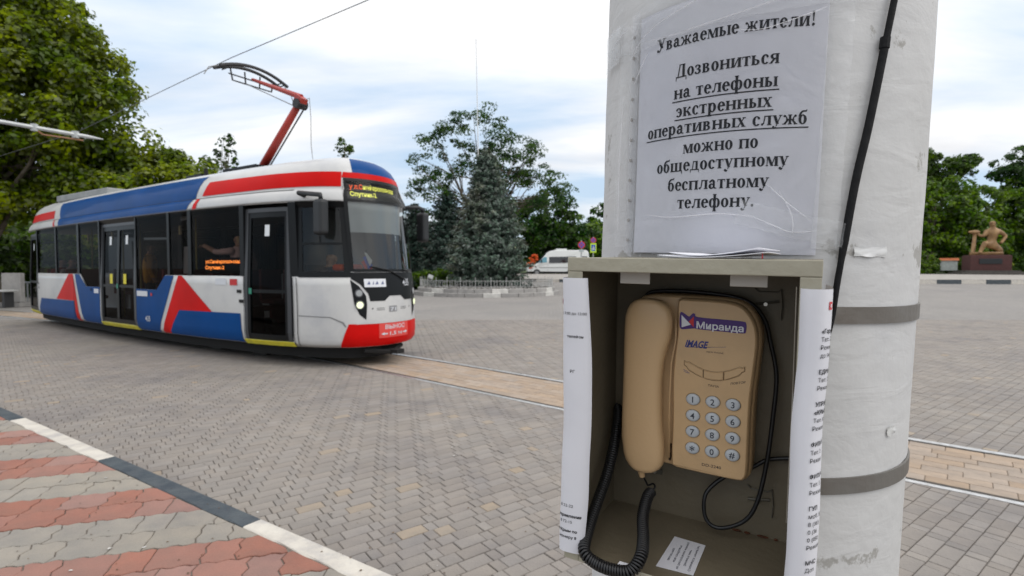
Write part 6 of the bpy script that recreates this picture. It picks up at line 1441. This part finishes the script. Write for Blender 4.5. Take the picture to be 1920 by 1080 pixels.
# note on the floor
nc = thing('paper_card', 'small white printed card lying on the cabinet floor', 'card', BM @ Vector((.12, .07, -.35)))
q = [(.1024, .1076), (.1399, .1058), (.1398, .0355), (.0993, .0324)]; zf = -CH+.0016
v = [(x, y, zf+.0010) for x, y in q]+[(x, y, zf+.0004) for x, y in q]; mesh('card', v, [(0, 1, 2, 3), (7, 6, 5, 4), (0, 4, 5, 1), (1, 5, 6, 2), (2, 6, 7, 3), (3, 7, 4, 0)], M_paper, nc, M=BM)
inkg = mat('grey_ink', (.10, .10, .13), .8)
for i, (body, a, b) in enumerate((('Сломался телефон?', .040, .100), ('Звоните нам', .048, .085), ('по бесплатному номеру', .038, .102), ('или сообщите', .05, .09), ('диспетчеру', .05, .08))):
    vf = text2d(body, .01); V_, F_ = lay(vf, 0, b-a, 0, .0026); x = .1325-i*.0062
    mesh('printed_line', [(x+p[1], a+p[0]*1.0, zf+.0013) for p in V_], F_, inkg, nc, M=BM)
# sheets folded over the side flanges
def flap(name, label, sec, z0, z1, shear, lines, red):
    """sec: cross-section (x, y) points from inside round to the outside; lines of small print"""
    t = thing('paper_flyer', label, 'flyer', BM @ Vector((sec[0][0], 0, -.2)), 'flyers taped on the cabinet sides')
    S_ = catm(sec, 6); Ln = poly_len(S_)
    def at(u, z):
        u = min(max(u, 0), Ln[-1]-1e-6); k = max(i for i in range(len(Ln)) if Ln[i] <= u); k = min(k, len(S_)-2); q = (u-Ln[k])/(Ln[k+1]-Ln[k]+1e-9)
        x = S_[k][0]+(S_[k+1][0]-S_[k][0])*q; y = S_[k][1]+(S_[k+1][1]-S_[k][1])*q; dx, dy = S_[k+1][0]-S_[k][0], S_[k+1][1]-S_[k][1]; l = math.hypot(dx, dy); w = .0012*noise.noise(Vector((u*30, z*14, 3)))
        bx, by = shear(z); bx *= (u/Ln[-1])**3 if name == 'left' else 1; return Vector((x+bx+w, y+by+w, z)), Vector((dy/l, -dx/l, 0))
    v = []; nu, nz = 28, 44
    for j in range(nz+1):
        for i in range(nu+1): v.append(at(Ln[-1]*i/nu, z0+(z1-z0)*j/nz)[0])
    o = mesh('sheet', v, [(j*(nu+1)+i, j*(nu+1)+i+1, (j+1)*(nu+1)+i+1, (j+1)*(nu+1)+i) for j in range(nz) for i in range(nu)], M_flyer, t, smooth=True, M=BM)
    nsg = 1
    for body, u0, z, h, bold in lines:
        V_, F_ = lay(text2d(body, bold), u0, None, z, h); vv = []
        for p in V_:
            q, n = at(p[0], p[1]); vv.append(q+n*.0004)
        F2 = [g for g in F_ if max(V_[i][0] for i in g) < Ln[-1]-.001]
        if F2: mesh('printed_line', vv, F2, M_ink, t, M=BM)
    if red:
        u, z, s = red; vv = [at(a, b)[0]+at(a, b)[1]*.0005 for a, b in ((u, z), (u+s*.9, z), (u+s*.9, z+s*1.25), (u, z+s*1.25))]; mesh('red_mark', vv, [(0, 1, 2, 3)], mat('flyer_red', (.60, .05, .06), .6), t, M=BM)
        vv = [at(a, b)[0]+at(a, b)[1]*.0008 for a, b in ((u+s*.3, z+s*.35), (u+s*.6, z+s*.35), (u+s*.6, z+s*.9), (u+s*.3, z+s*.9))]; mesh('white_mark', vv, [(0, 1, 2, 3)], MATS['sticker_white'], t, M=BM)
M_flyer = mat('flyer_paper', (.78, .775, .82), .7, col2=(.74, .74, .79), scale=5, bump=.2, bscale=12, trans=.12)
ru = .0215; L3 = ['«Городская', 'Тел: 2-45', 'Режим', 'до 14:00', '', 'ЕДИНАЯ', 'Тел: 2-11', 'Режим', '', 'УПРАВЛ', '«КРЫМ', 'Тел. 8', 'Режим', '', 'ФИЛИАЛ', 'Тел: 3', 'Режим', '', 'ФИЛИАЛ', 'Тел: 3', 'Режим', '', 'ГУП', 'моб. 8', '8 (365', '0 (36', '0 (050', 'Режим', '', 'МЧС', 'Доп', '', 'ОМВД', '', 'СК', '', 'Отдел', '', 'Тел']
zz0 = -.0650; lines = []
for i, b in enumerate(L3):
    if b: lines.append((b, ru-.00004*i, zz0-.00745*i, .0041, .02 if b.isupper() or b[0] == '«' else 0))
flap('right', 'white flyer with columns of phone numbers curled round the right side of the cabinet', [(.2335, -.0020), (.2375, -.0075), (.2440, -.0100), (.2510, -.0085), (.2560, -.0020), (.2590, .010), (.2575, .05), (.2530, .09)], -.346, -.0255,
     lambda z: (-.004*(-z/.3)-.001*math.sin(z*30), -.001*math.sin(z*22)), lines, (.0290, -.0440, .0058))
LL = [('с 7:00 до 12:00', .010, -.0640, .0032, 0), ('телефон', .018, -.0900, .0032, .02), ('РГ', .022, -.1300, .0034, 0), ('8 22-22', .013, -.2870, .0034, 0), ('управления', .009, -.2990, .0034, .03), ('8 72-15', .013, -.3060, .0034, 0), ('в Крым по', .009, -.3170, .0034, .03), ('номеру 8', .012, -.3245, .0034, .02)]
flap('left', 'white flyer hanging over the left side of the cabinet opening', [(-.0040, .080), (-.0062, .03), (-.0070, .004), (-.0030, -.0045), (.0050, -.0060), (.0140, -.0050), (.0210, -.0030), (.0235, .0010)][::1], -.3415, -.0225,
     lambda z: (.0075*math.sin(min(1, max(0, (-z-.02)/.32))*math.pi)**1.0+0*z, -.001), [(b, .075+u*.8, z, h, bo) for b, u, z, h, bo in LL], (.0775, -.0530, .0048))
# loose papers on the cabinet top
lp_ = thing('paper_stack', 'few loose white papers lying on top of the cabinet', 'papers', BM @ Vector((.12, .10, .003)))
for i, (x0, x1, y0, y1, ang, lift) in enumerate([(.095, .205, .03, .150, .03, .010), (.085, .190, .05, .16, -.10, .004), (.11, .20, .04, .15, .12, .0135)]):
    nu = 14; v = []
    for j in range(nu+1):
        for k in range(7):
            u, w = j/nu, k/6; x = x0+(x1-x0)*u; y = y0+(y1-y0)*w; z = .0012+.0011*i+lift*(abs(u-.35)**1.6)*1.2*(1-.3*w); xr = x+(y-.1)*math.sin(ang); v.append((xr, y, z))
    o = mesh('sheet', v, [(j*7+k, j*7+k+1, j*7+k+8, j*7+k+7) for j in range(nu) for k in range(6)], M_paper, lp_, smooth=True, M=BM); sd_ = o.modifiers.new('t', 'SOLIDIFY'); sd_.thickness = .0008
pb('red_edge', (.1965, .035, .001), (.1975, .040, .0075), MATS['flyer_red'], lp_, 0)
